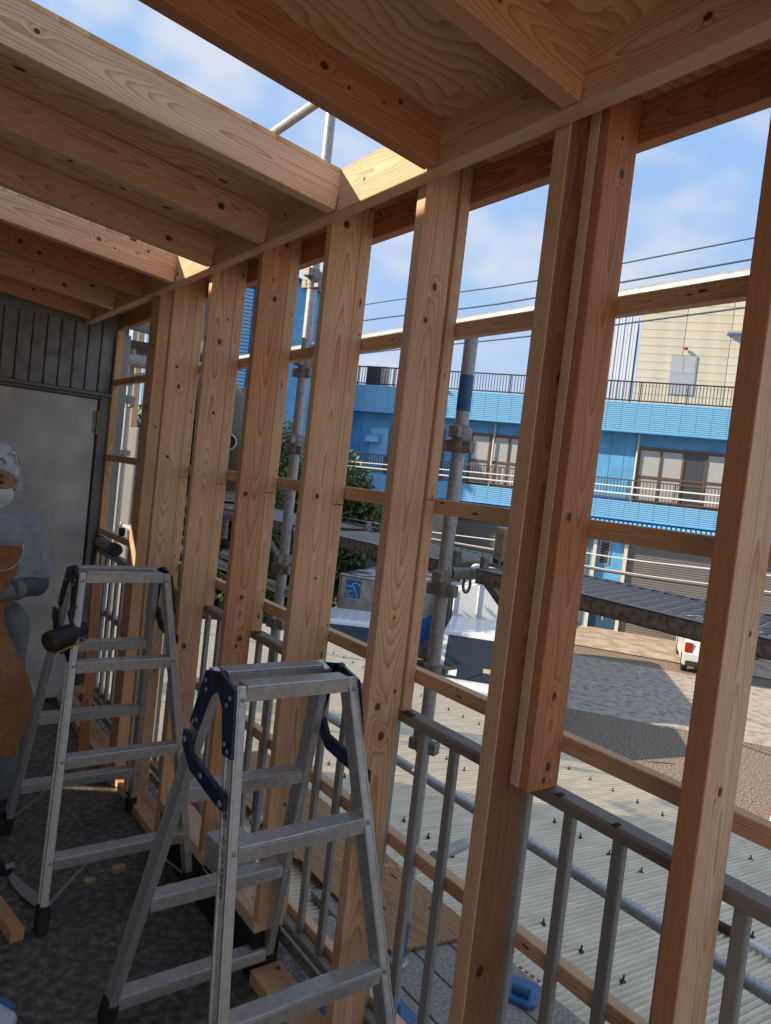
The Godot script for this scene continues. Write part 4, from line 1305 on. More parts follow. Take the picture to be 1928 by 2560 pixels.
func make_low_roof() -> void:
	var t := thing("corrugated_roof", "low roof of weathered beige corrugated sheets below the railing", "roof")
	var sl := Basis(Vector3(1, -0.1, 0).normalized(), Vector3(0.1, 1, 0).normalized(), Vector3.BACK)
	var up := [corrugated(1.62, 22, 0.1), corrugated(1.60, 22, 0.55), corrugated(1.635, 22, 0.8)]
	var dn := [corrugated(3.53, 22, 0.0), corrugated(3.53, 22, 0.33), corrugated(3.53, 22, 0.71)]
	var z := -9.42
	var k := 0
	while z < 3.0:
		put(up[k % 3], "roof_sheet", t, Vector3(0.89, low_y(0.89) + 0.026 + 0.0016 * (k % 2), z), sl)
		put(dn[(k * 2) % 3], "roof_sheet", t, Vector3(2.31, low_y(2.31) + 0.0016 * (k % 2), z), sl)
		z += 0.0318 * 21
		k += 1
	var st := ns()
	lathe(st, Transform3D(), [V(0.0155, 0.0), V(0.014, 0.005), V(0.005, 0.011), V(0.0045, 0.03), V(0.0, 0.031)], 7)
	var bolt := fin(st, M.black_metal)
	for row in [[5.16, 0.0], [2.885, 0.07], [4.02, 0.1]]:
		z = 1.4 + row[1]
		var c := 0
		while z > -9.3:
			if row[0] < 5.0 and z < -4.6:
				break
			put(bolt, "roof_bolt", t, Vector3(row[0] + 0.006 * sin(c * 2.3), low_y(row[0]) + 0.0068, z), Basis(Vector3.BACK, -0.1 + 0.12 * sin(c * 1.7)))
			z -= 0.229
			c += 1
	# rafters and wall that carry it
	st = ns()
	for i in 9:
		bar(st, Vector3(0.9, low_y(0.9) - 0.07, -9.3 + i * 1.45), Vector3(5.7, low_y(5.7) - 0.07, -9.3 + i * 1.45), UPV, 0.09, 0.045)
	var cr := obj(st, "carrier", M.eave_wood, t)
	cr.set_meta("kind", "stuff")
	st = ns()
	box2(st, Vector3(5.3, G, -9.35), Vector3(5.4, low_y(5.35) - 0.12, 3.0))
	obj(st, "shed_wall", M.siding_house, t)
	# planks and plywood laid on the sheets
	for i in 4:
		st = ns()
		var xa := 1.62 + i * 0.193
		bar(st, Vector3(xa + 0.094, low_y(xa + 0.094) + 0.058, 1.3 - 0.13 * (i % 3)), Vector3(xa + 0.094, low_y(xa + 0.094) + 0.058, -2.5 - 0.2 * (i % 2)), Vector3(1, -0.1, 0), 0.186, 0.028, 0.003)
		tag(obj(st, "scaffold_plank", M.plank_grey), "weathered grey plank laid on the corrugated roof under the scaffold foot", "plank", "grey planks laid side by side on the roof")
	st = ns()
	st.set_smooth_group(-1)
	var c4 := [Vector3(1.885, 0, -2.17), Vector3(2.37, 0, -2.14), Vector3(2.41, 0, -4.35), Vector3(1.9, 0, -4.35)]
	var top := []
	var bot := []
	var uv := []
	for p in c4:
		top.append(Vector3(p.x, low_y(p.x) + 0.092, p.z))
		bot.append(Vector3(p.x, low_y(p.x) + 0.080, p.z))
		uv.append(Vector2(p.z * 0.5, p.x))
	face(st, top, UPV, uv)
	face(st, bot, -UPV, uv)
	for i in 4:
		var j := (i + 1) % 4
		face(st, [top[i], top[j], bot[j], bot[i]], (top[i] + top[j]) * 0.5 - (top[0] + top[2]) * 0.5, [uv[i], uv[j], uv[j], uv[i]])
	tag(obj(st, "plywood_sheet", M.ply_old), "worn brown plywood sheet lying on the grey planks", "plywood")
	st = ns()
	tube(st, [Vector3(1.95, low_y(2.1) + 0.125, -3.86), Vector3(2.12, low_y(2.2) + 0.12, -3.88), Vector3(2.36, low_y(2.36) + 0.125, -3.84)], [0.03, 0.034, 0.028], 10)
	tag(obj(st, "tarp_roll", M.tarp_blue), "rolled up blue tarpaulin lying across the plywood", "tarpaulin")
	# orange tray, pipes lying on the roof
	var tr := thing("orange_tray", "small orange plastic tray lying beside the grey planks", "tray", Vector3(2.43, low_y(2.43) + 0.009, -1.9), 0.1)
	for e in [[-0.03, 0.006, 0.16], [0.03, 0.006, 0.16]]:
		st = ns()
		box(st, Vector3(e[0], 0.012, 0), Vector3(e[1], 0.02, e[2]), 0.001)
		obj(st, "tray_side", M.orange_plastic, tr)
	for zz in [-0.08, 0.0, 0.08]:
		st = ns()
		box(st, Vector3(0, 0.0115, zz), Vector3(0.053, 0.018, 0.005), 0.001)
		obj(st, "tray_divider", M.orange_plastic, tr)
	st = ns()
	tube(st, [Vector3(3.9, low_y(3.9) + 0.03, -1.72), Vector3(3.86, low_y(3.86) + 0.03, -0.2)], 0.019, 10)
	tag(obj(st, "roof_pipe", M.white_paint), "white plastic pipe lying on the corrugated roof", "pipe")
	st = ns()
	tube(st, [Vector3(3.87, low_y(3.87) + 0.034, -1.90), Vector3(3.885, low_y(3.885) + 0.034, -1.75)], [0.024, 0.027], 10)
	tag(obj(st, "rusty_pipe_end", M.rust), "short rusty brown pipe end on the corrugated roof", "pipe")

# ---------------------------------------------------------------- tube scaffold
func coupler(t: Node, y: float, o: Vector3) -> void:
	var st := ns()
	for a in 4:
		var b := Basis(UPV, a * PI / 2 + 0.35)
		box(st, o + Vector3(0, y + (0.022 if a % 2 == 0 else -0.026), 0) + b * Vector3(0.038, 0, 0), Vector3(0.034, 0.042, 0.04), 0.004, b)
	lathe(st, Transform3D(Basis(), o + Vector3(0, y, 0)), [V(0.0246, -0.05), V(0.029, -0.048), V(0.029, 0.045), V(0.0246, 0.048)], 14)
	obj(st, "coupler", M.galv_dull, t)

func pole(label: String, at: Vector3, y0: float, y1: float, couplers: Array, jack: bool) -> Node3D:
	var t := thing("scaffold_pole", label, "pole", at, 0.0, "upright scaffold poles")
	var st := ns()
	tube(st, [Vector3(0, y0 + (0.2 if jack else 0.0), 0), Vector3(0, (y0 + y1) * 0.5, 0), Vector3(0, y1, 0)], 0.0243, 18)
	obj(st, "tube", M.galv, t)
	for y in couplers:
		coupler(t, y, Vector3.ZERO)
	if jack:
		st = ns()
		var pr := []
		var n := 30
		for i in n * 2 + 1:
			pr.append(V(0.0165 if i % 2 == 0 else 0.0195, y0 + 0.2 * i / (n * 2.0)))
		lathe(st, Transform3D(), pr, 12, false)
		obj(st, "jack_thread", M.galv_dull, t)
		st = ns()
		lathe(st, Transform3D(), [V(0.0243, y0 + 0.17), V(0.034, y0 + 0.178), V(0.034, y0 + 0.2), V(0.0245, y0 + 0.206)], 8)
		obj(st, "jack_nut", M.galv, t)
		st = ns()
		lathe(st, Transform3D(), [V(0.025, y0 + 0.23), V(0.0252, y0 + 0.232), V(0.0252, y0 + 0.352), V(0.025, y0 + 0.354)], 18)
		obj(st, "paint_band", M.blue_paint, t)
		st = ns()
		box(st, Vector3(0.01, y0 - 0.004, 0.0), Vector3(0.15, 0.012, 0.13), 0.004, Basis(Vector3.BACK, -0.1))
		lathe(st, Transform3D(Basis(), Vector3(0, y0, 0)), [V(0.03, 0.0), V(0.026, 0.05), V(0.017, 0.055)], 12)
		obj(st, "base_plate", M.blue_paint, t)
	return t

func deck(label: String, z0: float, z1: float) -> void:
	var t := thing("scaffold_deck", label, "scaffold deck", Vector3.ZERO, 0.0, "expanded metal scaffold decks")
	for X in [1.755, 2.245]:
		var st := ns()
		box2(st, Vector3(X - 0.004, 1.318, z0), Vector3(X + 0.004, 1.365, z1), 0.001)
		box2(st, Vector3(X - 0.004, 1.362, z0), Vector3(X + (0.03 if X < 2.0 else -0.03), 1.3665, z1))
		box2(st, Vector3(X - 0.004, 1.3165, z0), Vector3(X + (0.026 if X < 2.0 else -0.026), 1.3205, z1))
		obj(st, "side_channel", M.galv_dull, t)
	var st2 := ns()
	var step := 0.048
	var n := int((z1 - z0) / step)
	for i in n:
		for d in [-1.0, 1.0]:
			for q in 5:
				var a := Vector3(1.78 + q * 0.0885, 1.362, z0 + (i + (0.5 if q % 2 == 0 else 0.0)) * step)
				var b := Vector3(1.78 + (q + 1) * 0.0885, 1.362, z0 + (i + (0.5 if q % 2 == 0 else 0.0) + d * 0.5) * step)
				bar(st2, a, b, UPV, 0.007, 0.003)
	var m := obj(st2, "mesh_deck", M.galv, t)
	m.set_meta("kind", "stuff")
	for zz in [z0 - 0.012, z1 + 0.012]:
		for X in [1.80, 2.20]:
			var st := ns()
			bar(st, Vector3(X, 1.355, zz), Vector3(X, 1.41, zz), Vector3.RIGHT, 0.032, 0.022, 0.004)
			obj(st, "hook", M.galv_dull, t)

func make_scaffold() -> void:
	pole("galvanised scaffold pole with blue paint bands on a threaded jack foot", Vector3(1.68, 0, -1.885), -0.285, 2.19, [1.81, 1.302, 0.74], true)
	var A := get_child(-1)
	var st := ns()
	lathe(st, Transform3D(), [V(0.0246, 1.905), V(0.0251, 1.907), V(0.0251, 2.03), V(0.0246, 2.032)], 18)
	obj(st, "paint_band", M.blue_paint, A)
	pole("tall galvanised scaffold pole rising past the open roof bay", Vector3(1.68, 0, -3.055), -0.285, 4.2, [2.55, 2.13, 1.76, 1.18, 0.91], true)
	pole("galvanised scaffold pole standing outside the end wall", Vector3(1.68, 0, -5.845), -0.285, 2.9, [2.03, 1.6], false)
	var pipes := [
		[[Vector3(1.735, 2.235, -6.3), Vector3(1.735, 2.237, -2.5), Vector3(1.735, 2.229, 1.8)], "long galvanised guard pipe running level just above the top batten"],
		[[Vector3(1.735, 3.49, -6.3), Vector3(1.735, 3.49, -0.6)], "upper galvanised guard pipe seen through the open roof bay"],
		[[Vector3(1.735, 1.04, -5.9), Vector3(1.735, 1.038, -3.0)], "galvanised guard pipe at rail height beyond the tall pole"],
		[[Vector3(2.4, 0.165, -4.3), Vector3(2.4, 0.165, 1.7)], "blue grey galvanised pipe running low above the corrugated roof"],
		[[Vector3(1.96, 0.15, -2.06), Vector3(2.34, 0.02, -2.27)], "short stub of galvanised pipe slanting down behind the low batten"],
	]
	for p in pipes:
		st = ns()
		tube(st, p[0], 0.0243, 16)
		tag(obj(st, "scaffold_pipe", M.galv), p[1], "pipe", "scaffold pipes")
	var t := thing("pipe_joint", "galvanised elbow and short pipe hooked under the scaffold deck end", "pipe joint", Vector3(1.72, 1.30, -3.84))
	st = ns()
	tube(st, [Vector3(0, 0.035, 0.16), Vector3(0, 0.035, 0.0), Vector3(0, 0.015, -0.03), Vector3(0, -0.03, -0.035), Vector3(0, -0.1, -0.035)], 0.0243, 14)
	obj(st, "elbow", M.galv_dull, t)
	st = ns()
	tube(st, [Vector3(0.0, -0.19, 0.0), Vector3(0.0, -0.19, 0.2)], 0.0243, 14)
	obj(st, "short_pipe", M.galv, t)
	deck("expanded metal scaffold deck between the two poles", -2.98, -1.97)
	deck("expanded metal scaffold deck with a screw box on its end", -1.80, 0.3)
	deck("expanded metal scaffold deck under the crouching worker", -5.0, -3.13)
	# bracket with shackle at the marked pole
	for b in [[-1.885, "scaffold bracket with a hanging shackle at the blue banded pole"], [-3.055, "scaffold bracket at the tall pole"]]:
		t = thing("scaffold_bracket", b[1], "bracket", Vector3(1.68, 0, b[0]), 0.0, "scaffold brackets")
		st = ns()
		tube(st, [Vector3(0.03, 1.335, 0), Vector3(0.6, 1.335, 0)], 0.0215, 14)
		obj(st, "arm", M.galv_dull, t)
		st = ns()
		if b[0] > -2.0:
			bar(st, Vector3(0.16, 1.315, 0.06), Vector3(0.16, 1.06, 0.42), Vector3.RIGHT, 0.03, 0.03, 0.003)
		else:
			bar(st, Vector3(0.035, 1.30, -0.32), Vector3(0.035, 1.14, 0.0), Vector3.RIGHT, 0.03, 0.022, 0.003)
		obj(st, "strut", M.galv_dull, t)
		st = ns()
		var ring := []
		for i in 13:
			ring.append(Vector3(0.115 + 0.017 * sin(TAU * i / 12.0), 1.295 - 0.03 * cos(TAU * i / 12.0), 0.0))
		tube(st, ring, 0.0055, 8, false)
		obj(st, "shackle", M.galv_dull, t)
	# jack base lying loose on the planks
	t = thing("jack_base", "blue paint flecked jack base lying on the grey planks", "jack base", Vector3(2.25, low_y(2.25) + 0.075, -1.78), 0.5)
	st = ns()
	prism(st, Transform3D(Basis(Vector3.RIGHT, Vector3.BACK, Vector3.DOWN), Vector3(0, 0.012, 0)), poly([-0.075, -0.05, -0.055, -0.07, 0.055, -0.07, 0.075, -0.05, 0.075, 0.05, 0.055, 0.07, -0.055, 0.07, -0.075, 0.05]), 0.024, 0.006)
	obj(st, "plate", M.blue_paint, t)
	st = ns()
	tube(st, [Vector3(-0.02, 0.035, -0.03), Vector3(-0.02, 0.035, 0.04)], 0.022, 12)
	obj(st, "socket", M.blue_paint, t)
	# swivel clamp with a bolt at the marked pole
	t = thing("swivel_clamp", "swivel clamp with brass bolt on the pole above the rail", "clamp", Vector3(1.68, 0.985, -1.885))
	st = ns()
	lathe(st, Transform3D(), [V(0.0246, -0.025), V(0.034, -0.022), V(0.034, 0.022), V(0.0246, 0.025)], 12)
	obj(st, "collar", M.galv_dull, t)
	st = ns()
	box(st, Vector3(0.042, 0, 0.008), Vector3(0.03, 0.03, 0.032), 0.005, Basis(UPV, 0.4))
	obj(st, "jaw", M.galv_dull, t)
	st = ns()
	tube(st, [Vector3(0.05, 0.006, 0.01), Vector3(0.085, 0.012, 0.03)], 0.0055, 8)
	obj(st, "bolt", M.brass, t)
	screw_box("brown cardboard box of screws on the deck behind the blue banded pole", Vector3(1.935, 1.3685, -1.82), -0.55, Vector3(0.10, 0.145, 0.12), M.card)
	screw_box("white cardboard box of screws on the deck near the crouching worker", Vector3(1.90, 1.3685, -4.0 - 0.24), -0.2, Vector3(0.13, 0.15, 0.11), M.box_white)
	t = thing("tool_bag", "dark blue tool bag with clear wrapping on the scaffold deck", "bag", Vector3(1.98, 1.369, -4.42))
	obj(sdf_mesh([[Vector3(-0.08, 0.07, 0), Vector3(0.08, 0.07, 0), 0.07, 0.07], [Vector3(-0.05, 0.15, 0), Vector3(0.05, 0.14, 0.02), 0.05, 0.05]], 0.014, 0.03, [[Vector3(0, 0.002, 0), Vector3(0, -1, 0)]]), "bag", M.sleeve, t)

# ---------------------------------------------------------------- yard
func sheet(called: String, pts: Array, y: float, mat: Material) -> void:
	var st := ns()
	st.set_smooth_group(-1)
	var p := []
	for q in pts:
		p.append(Vector3(q.x, y, q.y))
	face(st, p, UPV)
	struct(st, called, mat)

func make_ground() -> void:
	sheet("ground", [V(-160, -200), V(220, -200), V(220, 160), V(-160, 160)], G, M.asphalt)
	var d := Vector2(0.605, 0.796)
	var n := Vector2(0.796, -0.605)
	var at := func(o: Vector2, s: float, w: float) -> Vector2:
		return o + d * s + n * w
	var o1 := Vector2(13.18, -8.57)
	sheet("yard_paving", [at.call(o1, -40.0, 0.0), at.call(o1, 40.0, 0.0), at.call(o1, 40.0, 5.62), at.call(o1, -40.0, 5.62)], G + 0.004, M.yard_concrete)
	var d2 := Vector2(0.56, 0.83)
	var n2 := Vector2(0.83, -0.56)
	var o2 := Vector2(18.9, -12.5)
	sheet("apron", [o2 - d2 * 40 + n2 * 0.1, o2 + d2 * 40 + n2 * 0.1, o2 + d2 * 40 + n2 * 4.4, o2 - d2 * 40 + n2 * 4.4], G + 0.008, M.apron)
	var st := ns()
	for w in [0.02, 0.09]:
		var a: Vector2 = o2 - d2 * 30 + n2 * w
		var b: Vector2 = o2 + d2 * 30 + n2 * w
		bar(st, Vector3(a.x, G + 0.006, a.y), Vector3(b.x, G + 0.006, b.y), UPV, 0.02, 0.025)
	struct(st, "gutter_edge", M.concrete_edge)
	# cracks in the paving
	st = ns()
	st.set_smooth_group(-1)
	var r := RandomNumberGenerator.new()
	r.seed = 3
	for c in [[14.3, -8.6, 1.1, 0.2], [13.3, -9.9, 0.4, 0.9], [16.9, -9.2, 0.9, -0.5], [17.8, -11.0, 0.7, 0.8]]:
		var p := Vector3(c[0], G + 0.0065, c[1])
		for i in 9:
			var q := p + Vector3(c[2] * 0.12 + r.randf_range(-0.1, 0.1), 0, c[3] * 0.12 + r.randf_range(-0.1, 0.1))
			var s := (q - p).cross(UPV).normalized() * 0.007
			face(st, [p + s, q + s, q - s, p - s], UPV)
			p = q
	struct(st, "paving_crack", M.concrete_edge)

# ---------------------------------------------------------------- vehicles
func wheel(t: Node, p: Vector3, r := 0.29, w := 0.16) -> void:
	var B := Basis(UPV, Vector3.RIGHT, Vector3.BACK)
	B = Basis(Vector3(0, 1, 0), Vector3(1, 0, 0), Vector3(0, 0, -1))
	var st := ns()
	lathe(st, Transform3D(B, p), [V(r * 0.62, -w * 0.5), V(r * 0.94, -w * 0.5), V(r, -w * 0.35), V(r, w * 0.35), V(r * 0.94, w * 0.5), V(r * 0.62, w * 0.5)], 20)
	var o := obj(st, "wheel", M.tyre, t)
	st = ns()
	lathe(st, Transform3D(B, p), [V(0.0, -w * 0.3), V(r * 0.62, -w * 0.42), V(r * 0.62, w * 0.42), V(0.0, w * 0.3)], 16)
	obj(st, "rim", M.galv, o)

# light truck: local +z is the nose, origin on the ground under the front edge of the cab roof
func truck_cab(t: Node, w: float, rh: float, len_: float) -> void:
	var xf := Transform3D(Basis(Vector3.BACK, UPV, Vector3.LEFT), Vector3.ZERO)
	var st := ns()
	prism(st, xf, poly([-len_, 0.42, -len_, rh - 0.06, -len_ + 0.06, rh, -0.04, rh, 0.05, rh - 0.03, 0.50, 1.06, 0.60, 0.98, 0.64, 0.62, 0.64, 0.36, 0.2, 0.36, 0.12, 0.55, -0.35, 0.55, -0.45, 0.36]), w, 0.035)
	obj(st, "cab_body", M.truck_white, t)
	for i in 8:
		st = ns()
		var x := lerpf(-w * 0.42, w * 0.42, i / 7.0)
		bar(st, Vector3(x, rh - 0.004, -len_ + 0.12), Vector3(x, rh - 0.004, -0.1), Vector3.RIGHT, 0.075, 0.03, 0.013)
		obj(st, "roof_rib", M.truck_white, t)
	# windscreen, set just proud of the raked front
	var a := Vector3(0, rh - 0.075, 0.085)
	var b := Vector3(0, 1.12, 0.482)
	var dn := (b - a).normalized()
	var out := Vector3(0, -dn.z, dn.y) * -1.0
	if out.z < 0:
		out = -out
	st = ns()
	box(st, (a + b) * 0.5 + out * 0.003, Vector3(w - 0.16, a.distance_to(b), 0.008), 0.002, Basis(Vector3.RIGHT, -dn, out))
	var ws := obj(st, "windscreen", M.glass_dark, t)
	st = ns()
	for x in [-0.3, 0.25]:
		bar(st, b + out * 0.02 + Vector3(x, 0.01, 0), b + out * 0.014 - dn * 0.16 + Vector3(x + 0.3, 0, 0), out, 0.008, 0.012)
	obj(st, "wiper", M.rubber, ws)
	st = ns()
	box(st, b - dn * 0.1 + out * 0.0085 + Vector3(-w * 0.5 + 0.22, 0, 0), Vector3(0.2, 0.13, 0.002), 0.0, Basis(Vector3.RIGHT, -dn, out))
	obj(st, "notice_card", M.sticker_white, ws)
	st = ns()
	box(st, b - dn * 0.2 + out * 0.0085 + Vector3(0.06, 0, 0), Vector3(0.13, 0.08, 0.002), 0.0, Basis(Vector3.RIGHT, -dn, out))
	obj(st, "dash_box", M.card, ws)
	for sx in [-1.0, 1.0]:
		st = ns()
		prism(st, Transform3D(Basis(Vector3.BACK, UPV, Vector3.LEFT), Vector3(sx * (w * 0.5 + 0.001), 0, 0)), poly([-len_ * 0.6, 1.1, -len_ * 0.6, rh - 0.13, 0.0, rh - 0.13, 0.36, 1.1]), 0.006)
		obj(st, "side_window", M.glass_dark, t)
		st = ns()
		box(st, Vector3(sx * (w * 0.5 - 0.2), 0.74, 0.645), Vector3(0.24, 0.13, 0.02), 0.008)
		obj(st, "headlight", M.lamp_clear, t)
		st = ns()
		bar(st, Vector3(sx * (w * 0.5), 1.12, 0.34), Vector3(sx * (w * 0.5 + 0.12), 1.3, 0.42), Vector3.BACK, 0.02, 0.02)
		box(st, Vector3(sx * (w * 0.5 + 0.14), 1.36, 0.42), Vector3(0.14, 0.22, 0.04), 0.01)
		obj(st, "mirror", M.black_metal, t)
	st = ns()
	box(st, Vector3(0, 0.46, 0.655), Vector3(w - 0.02, 0.16, 0.07), 0.02)
	obj(st, "bumper", M.truck_silver, t)
	st = ns()
	box(st, Vector3(0, 0.85, 0.622), Vector3(w * 0.5, 0.05, 0.012), 0.004)
	obj(st, "grille", M.rubber, t)
	for sx in [-1.0, 1.0]:
		wheel(t, Vector3(sx * (w * 0.5 - 0.1), 0.29, -0.12))

func make_vehicles() -> void:
	# local x of a truck seen nose-on runs to the viewer's right
	var turn := atan2(-0.73, 0.68)
	# white pick-up in front of the trees
	var t := thing("pickup_truck", "small white pick up truck with ribbed cab roof parked under the trees", "truck", Vector3(6.98, G, -10.66), atan2(-0.60, 0.80))
	truck_cab(t, 1.5, 1.82, 1.15)
	var st := ns()
	box2(st, Vector3(-0.72, 0.55, -3.0), Vector3(0.72, 0.62, -1.2))
	obj(st, "bed_floor", M.truck_white, t)
	for e in [[-0.74, -0.70], [0.70, 0.74]]:
		st = ns()
		box2(st, Vector3(e[0], 0.6, -3.0), Vector3(e[1], 0.88, -1.2), 0.008)
		obj(st, "bed_side", M.truck_white, t)
	for sx in [-1.0, 1.0]:
		wheel(t, Vector3(sx * 0.62, 0.27, -2.4), 0.27, 0.15)
	# box truck with its rear towards us; local +z is its rear
	t = thing("box_truck", "box truck with silver beige body, blue stripe and square blue sign on its rear", "truck", Vector3(7.33, G, -10.95), atan2(-0.85, 0.53))
	st = ns()
	prism(st, Transform3D(Basis(Vector3.BACK, UPV, Vector3.LEFT), Vector3(0, 0, -5.3)), poly([0.5, 0.4, 0.5, 2.0, -0.5, 2.0, -0.85, 1.15, -0.95, 0.9, -0.95, 0.4]), 1.5, 0.04)
	obj(st, "cab", M.truck_white, t)
	wheel(t, Vector3(-0.6, 0.3, -5.4), 0.3, 0.18)
	wheel(t, Vector3(0.6, 0.3, -5.4), 0.3, 0.18)
	st = ns()
	box2(st, Vector3(-0.73, 0.62, -4.65), Vector3(0.73, 2.33, -1.45), 0.02)
	var bd := obj(st, "cargo_box", M.truck_silver, t)
	st = ns()
	box2(st, Vector3(-0.76, 2.331, -4.68), Vector3(0.76, 2.375, -1.42), 0.012)
	obj(st, "box_roof", M.truck_roof, bd)
	st = ns()
	for sx in [-1.0, 1.0]:
		box2(st, Vector3(sx * 0.76 - 0.03 * sx, 0.6, -1.449), Vector3(sx * 0.745, 2.33, -1.43))
	obj(st, "corner_post", M.truck_silver, bd)
	st = ns()
	box2(st, Vector3(-0.60, 1.905, -1.449), Vector3(-0.255, 2.275, -1.444))
	var sg := obj(st, "sign", M.sticker_blue, bd)
	st = ns()
	var so := Vector3(-0.60, 2.275, -1.4428)
	strokes(st, [[V(0.6, 3.5), V(2.4, 3.9), V(4.2, 3.6), V(5.6, 4.0)], [V(2.6, 4.2), V(3.4, 3.2)], [V(4.2, 3.4), V(4.4, 2.1), V(6.6, 1.6), V(8.6, 2.2), V(9.4, 4.0)], [V(5.0, 4.2), V(6.6, 6.4), V(7.4, 8.2), V(7.5, 9.8)]], so, Vector3.RIGHT, Vector3.DOWN, 0.36, 0.011)
	for l in [[6.0, 0.5, [1.0, 0.5, 0.6, 0.5, 0.5, 0.6, 0.5, 0.6]], [7.3, 0.5, [0.9, 0.5, 0.6, 0.5, 0.5]], [8.6, 0.5, [1.0, 0.5, 0.6, 0.5, 0.5, 0.5, 0.7, 0.3, 0.5, 0.5]]]:
		var x: float = l[1]
		for hh in l[2]:
			strokes(st, [[V(x, l[0] + 0.9), V(x, l[0] + 0.9 - hh * 0.9)], [V(x, l[0] + 0.5), V(x + 0.28, l[0] + 0.6), V(x + 0.28, l[0] + 0.9)]], so, Vector3.RIGHT, Vector3.DOWN, 0.36, 0.005)
			x += 0.52
	obj(st, "sign_print", M.sticker_white, sg)
	st = ns()
	for sx in [-1.0, 1.0]:
		box2(st, Vector3(sx * 0.73, 0.95, -4.55), Vector3(sx * 0.736, 1.5, -1.6))
	obj(st, "side_stripe", M.stripe_blue, bd)
	for sx in [-1.0, 1.0]:
		wheel(t, Vector3(sx * 0.58, 0.32, -2.3), 0.32, 0.2)
	st = ns()
	box2(st, Vector3(-0.4, 0.4, -4.55), Vector3(0.4, 0.6, -1.2))
	obj(st, "chassis", M.rubber, t)
	# canvas topped truck
	t = thing("canopy_truck", "white light truck with a white ribbed canopy and cards behind its windscreen", "truck", Vector3(9.19, G, -8.95), turn)
	truck_cab(t, 1.55, 1.85, 1.55)
	st = ns()
	prism(st, Transform3D(Basis(), Vector3(0, 0, -4.7)), poly([-0.83, 0.65, -0.83, 2.30, 0.0, 2.68, 0.83, 2.30, 0.83, 0.65]), 5.7, 0.02)
	bd = obj(st, "canopy", M.white_paint, t)
	for x in [-0.8, -0.32, 0.16, 0.64]:
		st = ns()
		tube(st, [Vector3(x, 0.66, -1.84), Vector3(x, 2.29 + (0.83 - absf(x)) * 0.45, -1.84)], 0.022, 8)
		obj(st, "canopy_hoop", M.white_paint, bd)
	for zz in [-2.6, -3.6, -4.6, -5.6]:
		st = ns()
		tube(st, [Vector3(-0.845, 0.7, zz), Vector3(-0.845, 2.3, zz), Vector3(0, 2.69, zz), Vector3(0.845, 2.3, zz), Vector3(0.845, 0.7, zz)], 0.02, 8)
		obj(st, "canopy_hoop", M.white_paint, bd)
	for sx in [-1.0, 1.0]:
		wheel(t, Vector3(sx * 0.62, 0.3, -5.0), 0.3, 0.18)
	st = ns()
	box2(st, Vector3(-0.4, 0.4, -6.4), Vector3(0.4, 0.64, -1.2))
	obj(st, "chassis", M.rubber, t)
	# two parked cars, only corners of them in view
	car("white hatchback parked by the roller shutter with a red tail lamp", Vector3(20.45, G, -10.94), -0.977)
	car("white car parked beside the corrugated roof edge", Vector3(10.45, G, -2.15), PI)
	# firewood stacked against the shutter
	t = thing("log_stack", "stack of split firewood logs beside the roller shutter", "firewood", Vector3(24.1, G, -11.6), 0.62)
	st = ns()
	tube(st, [Vector3(0, 0, -0.22), Vector3(0, 0, 0.22)], 0.075, 8)
	var lm := fin(st, M.log_end)
	for j in 9:
		for i in 12:
			put(lm, "log", t, Vector3((i - 5.5) * 0.152 + (j % 2) * 0.07, 0.075 + j * 0.134, 0.0), Basis(Vector3.BACK, i * 1.3))

func car(label: String, at: Vector3, turn: float) -> void:
	var t := thing("parked_car", label, "car", at, turn, "parked cars")
	var xf := Transform3D(Basis(Vector3.BACK, UPV, Vector3.LEFT), Vector3.ZERO)
	var st := ns()
	prism(st, xf, poly([-1.9, 0.32, -1.95, 0.62, -1.9, 0.95, -1.1, 1.02, 1.7, 1.0, 1.88, 0.9, 1.93, 0.6, 1.9, 0.3, 1.5, 0.28, 1.45, 0.5, 1.2, 0.58, 0.95, 0.5, 0.9, 0.26, -0.85, 0.26, -0.9, 0.5, -1.15, 0.58, -1.4, 0.5, -1.45, 0.28]), 1.62, 0.06)
	obj(st, "body", M.truck_white, t)
	st = ns()
	prism(st, xf, poly([-1.25, 0.98, -0.7, 1.46, -0.5, 1.5, 1.3, 1.5, 1.5, 1.44, 1.78, 0.98]), 1.42, 0.05)
	obj(st, "roof", M.truck_white, t)
	st = ns()
	prism(st, xf, poly([-1.02, 1.06, -0.62, 1.4, 1.34, 1.4, 1.52, 1.06]), 1.44)
	obj(st, "side_glass", M.glass_dark, t)
	st = ns()
	bar(st, Vector3(0, 1.4, 1.56), Vector3(0, 1.06, 1.74), Vector3.RIGHT, 1.2, 0.02)
	obj(st, "front_screen", M.glass_dark, t)
	st = ns()
	bar(st, Vector3(0, 1.42, -0.74), Vector3(0, 1.05, -1.17), Vector3.RIGHT, 1.2, 0.02)
	obj(st, "rear_screen", M.glass_dark, t)
	for sx in [-1.0, 1.0]:
		st = ns()
		box(st, Vector3(sx * 0.7, 0.78, 1.90), Vector3(0.2, 0.28, 0.08), 0.02)
		obj(st, "tail_lamp", M.lamp_red, t)
		st = ns()
		box(st, Vector3(sx * 0.62, 0.74, -1.92), Vector3(0.3, 0.16, 0.06), 0.02)
		obj(st, "headlight", M.lamp_clear, t)
		for zz in [-1.15, 1.2]:
			wheel(t, Vector3(sx * 0.72, 0.29, zz))
	for zz in [-1.95, 1.94]:
		st = ns()
		box(st, Vector3(0, 0.36, zz), Vector3(1.5, 0.14, 0.06), 0.02)
		obj(st, "bumper", M.rubber, t)

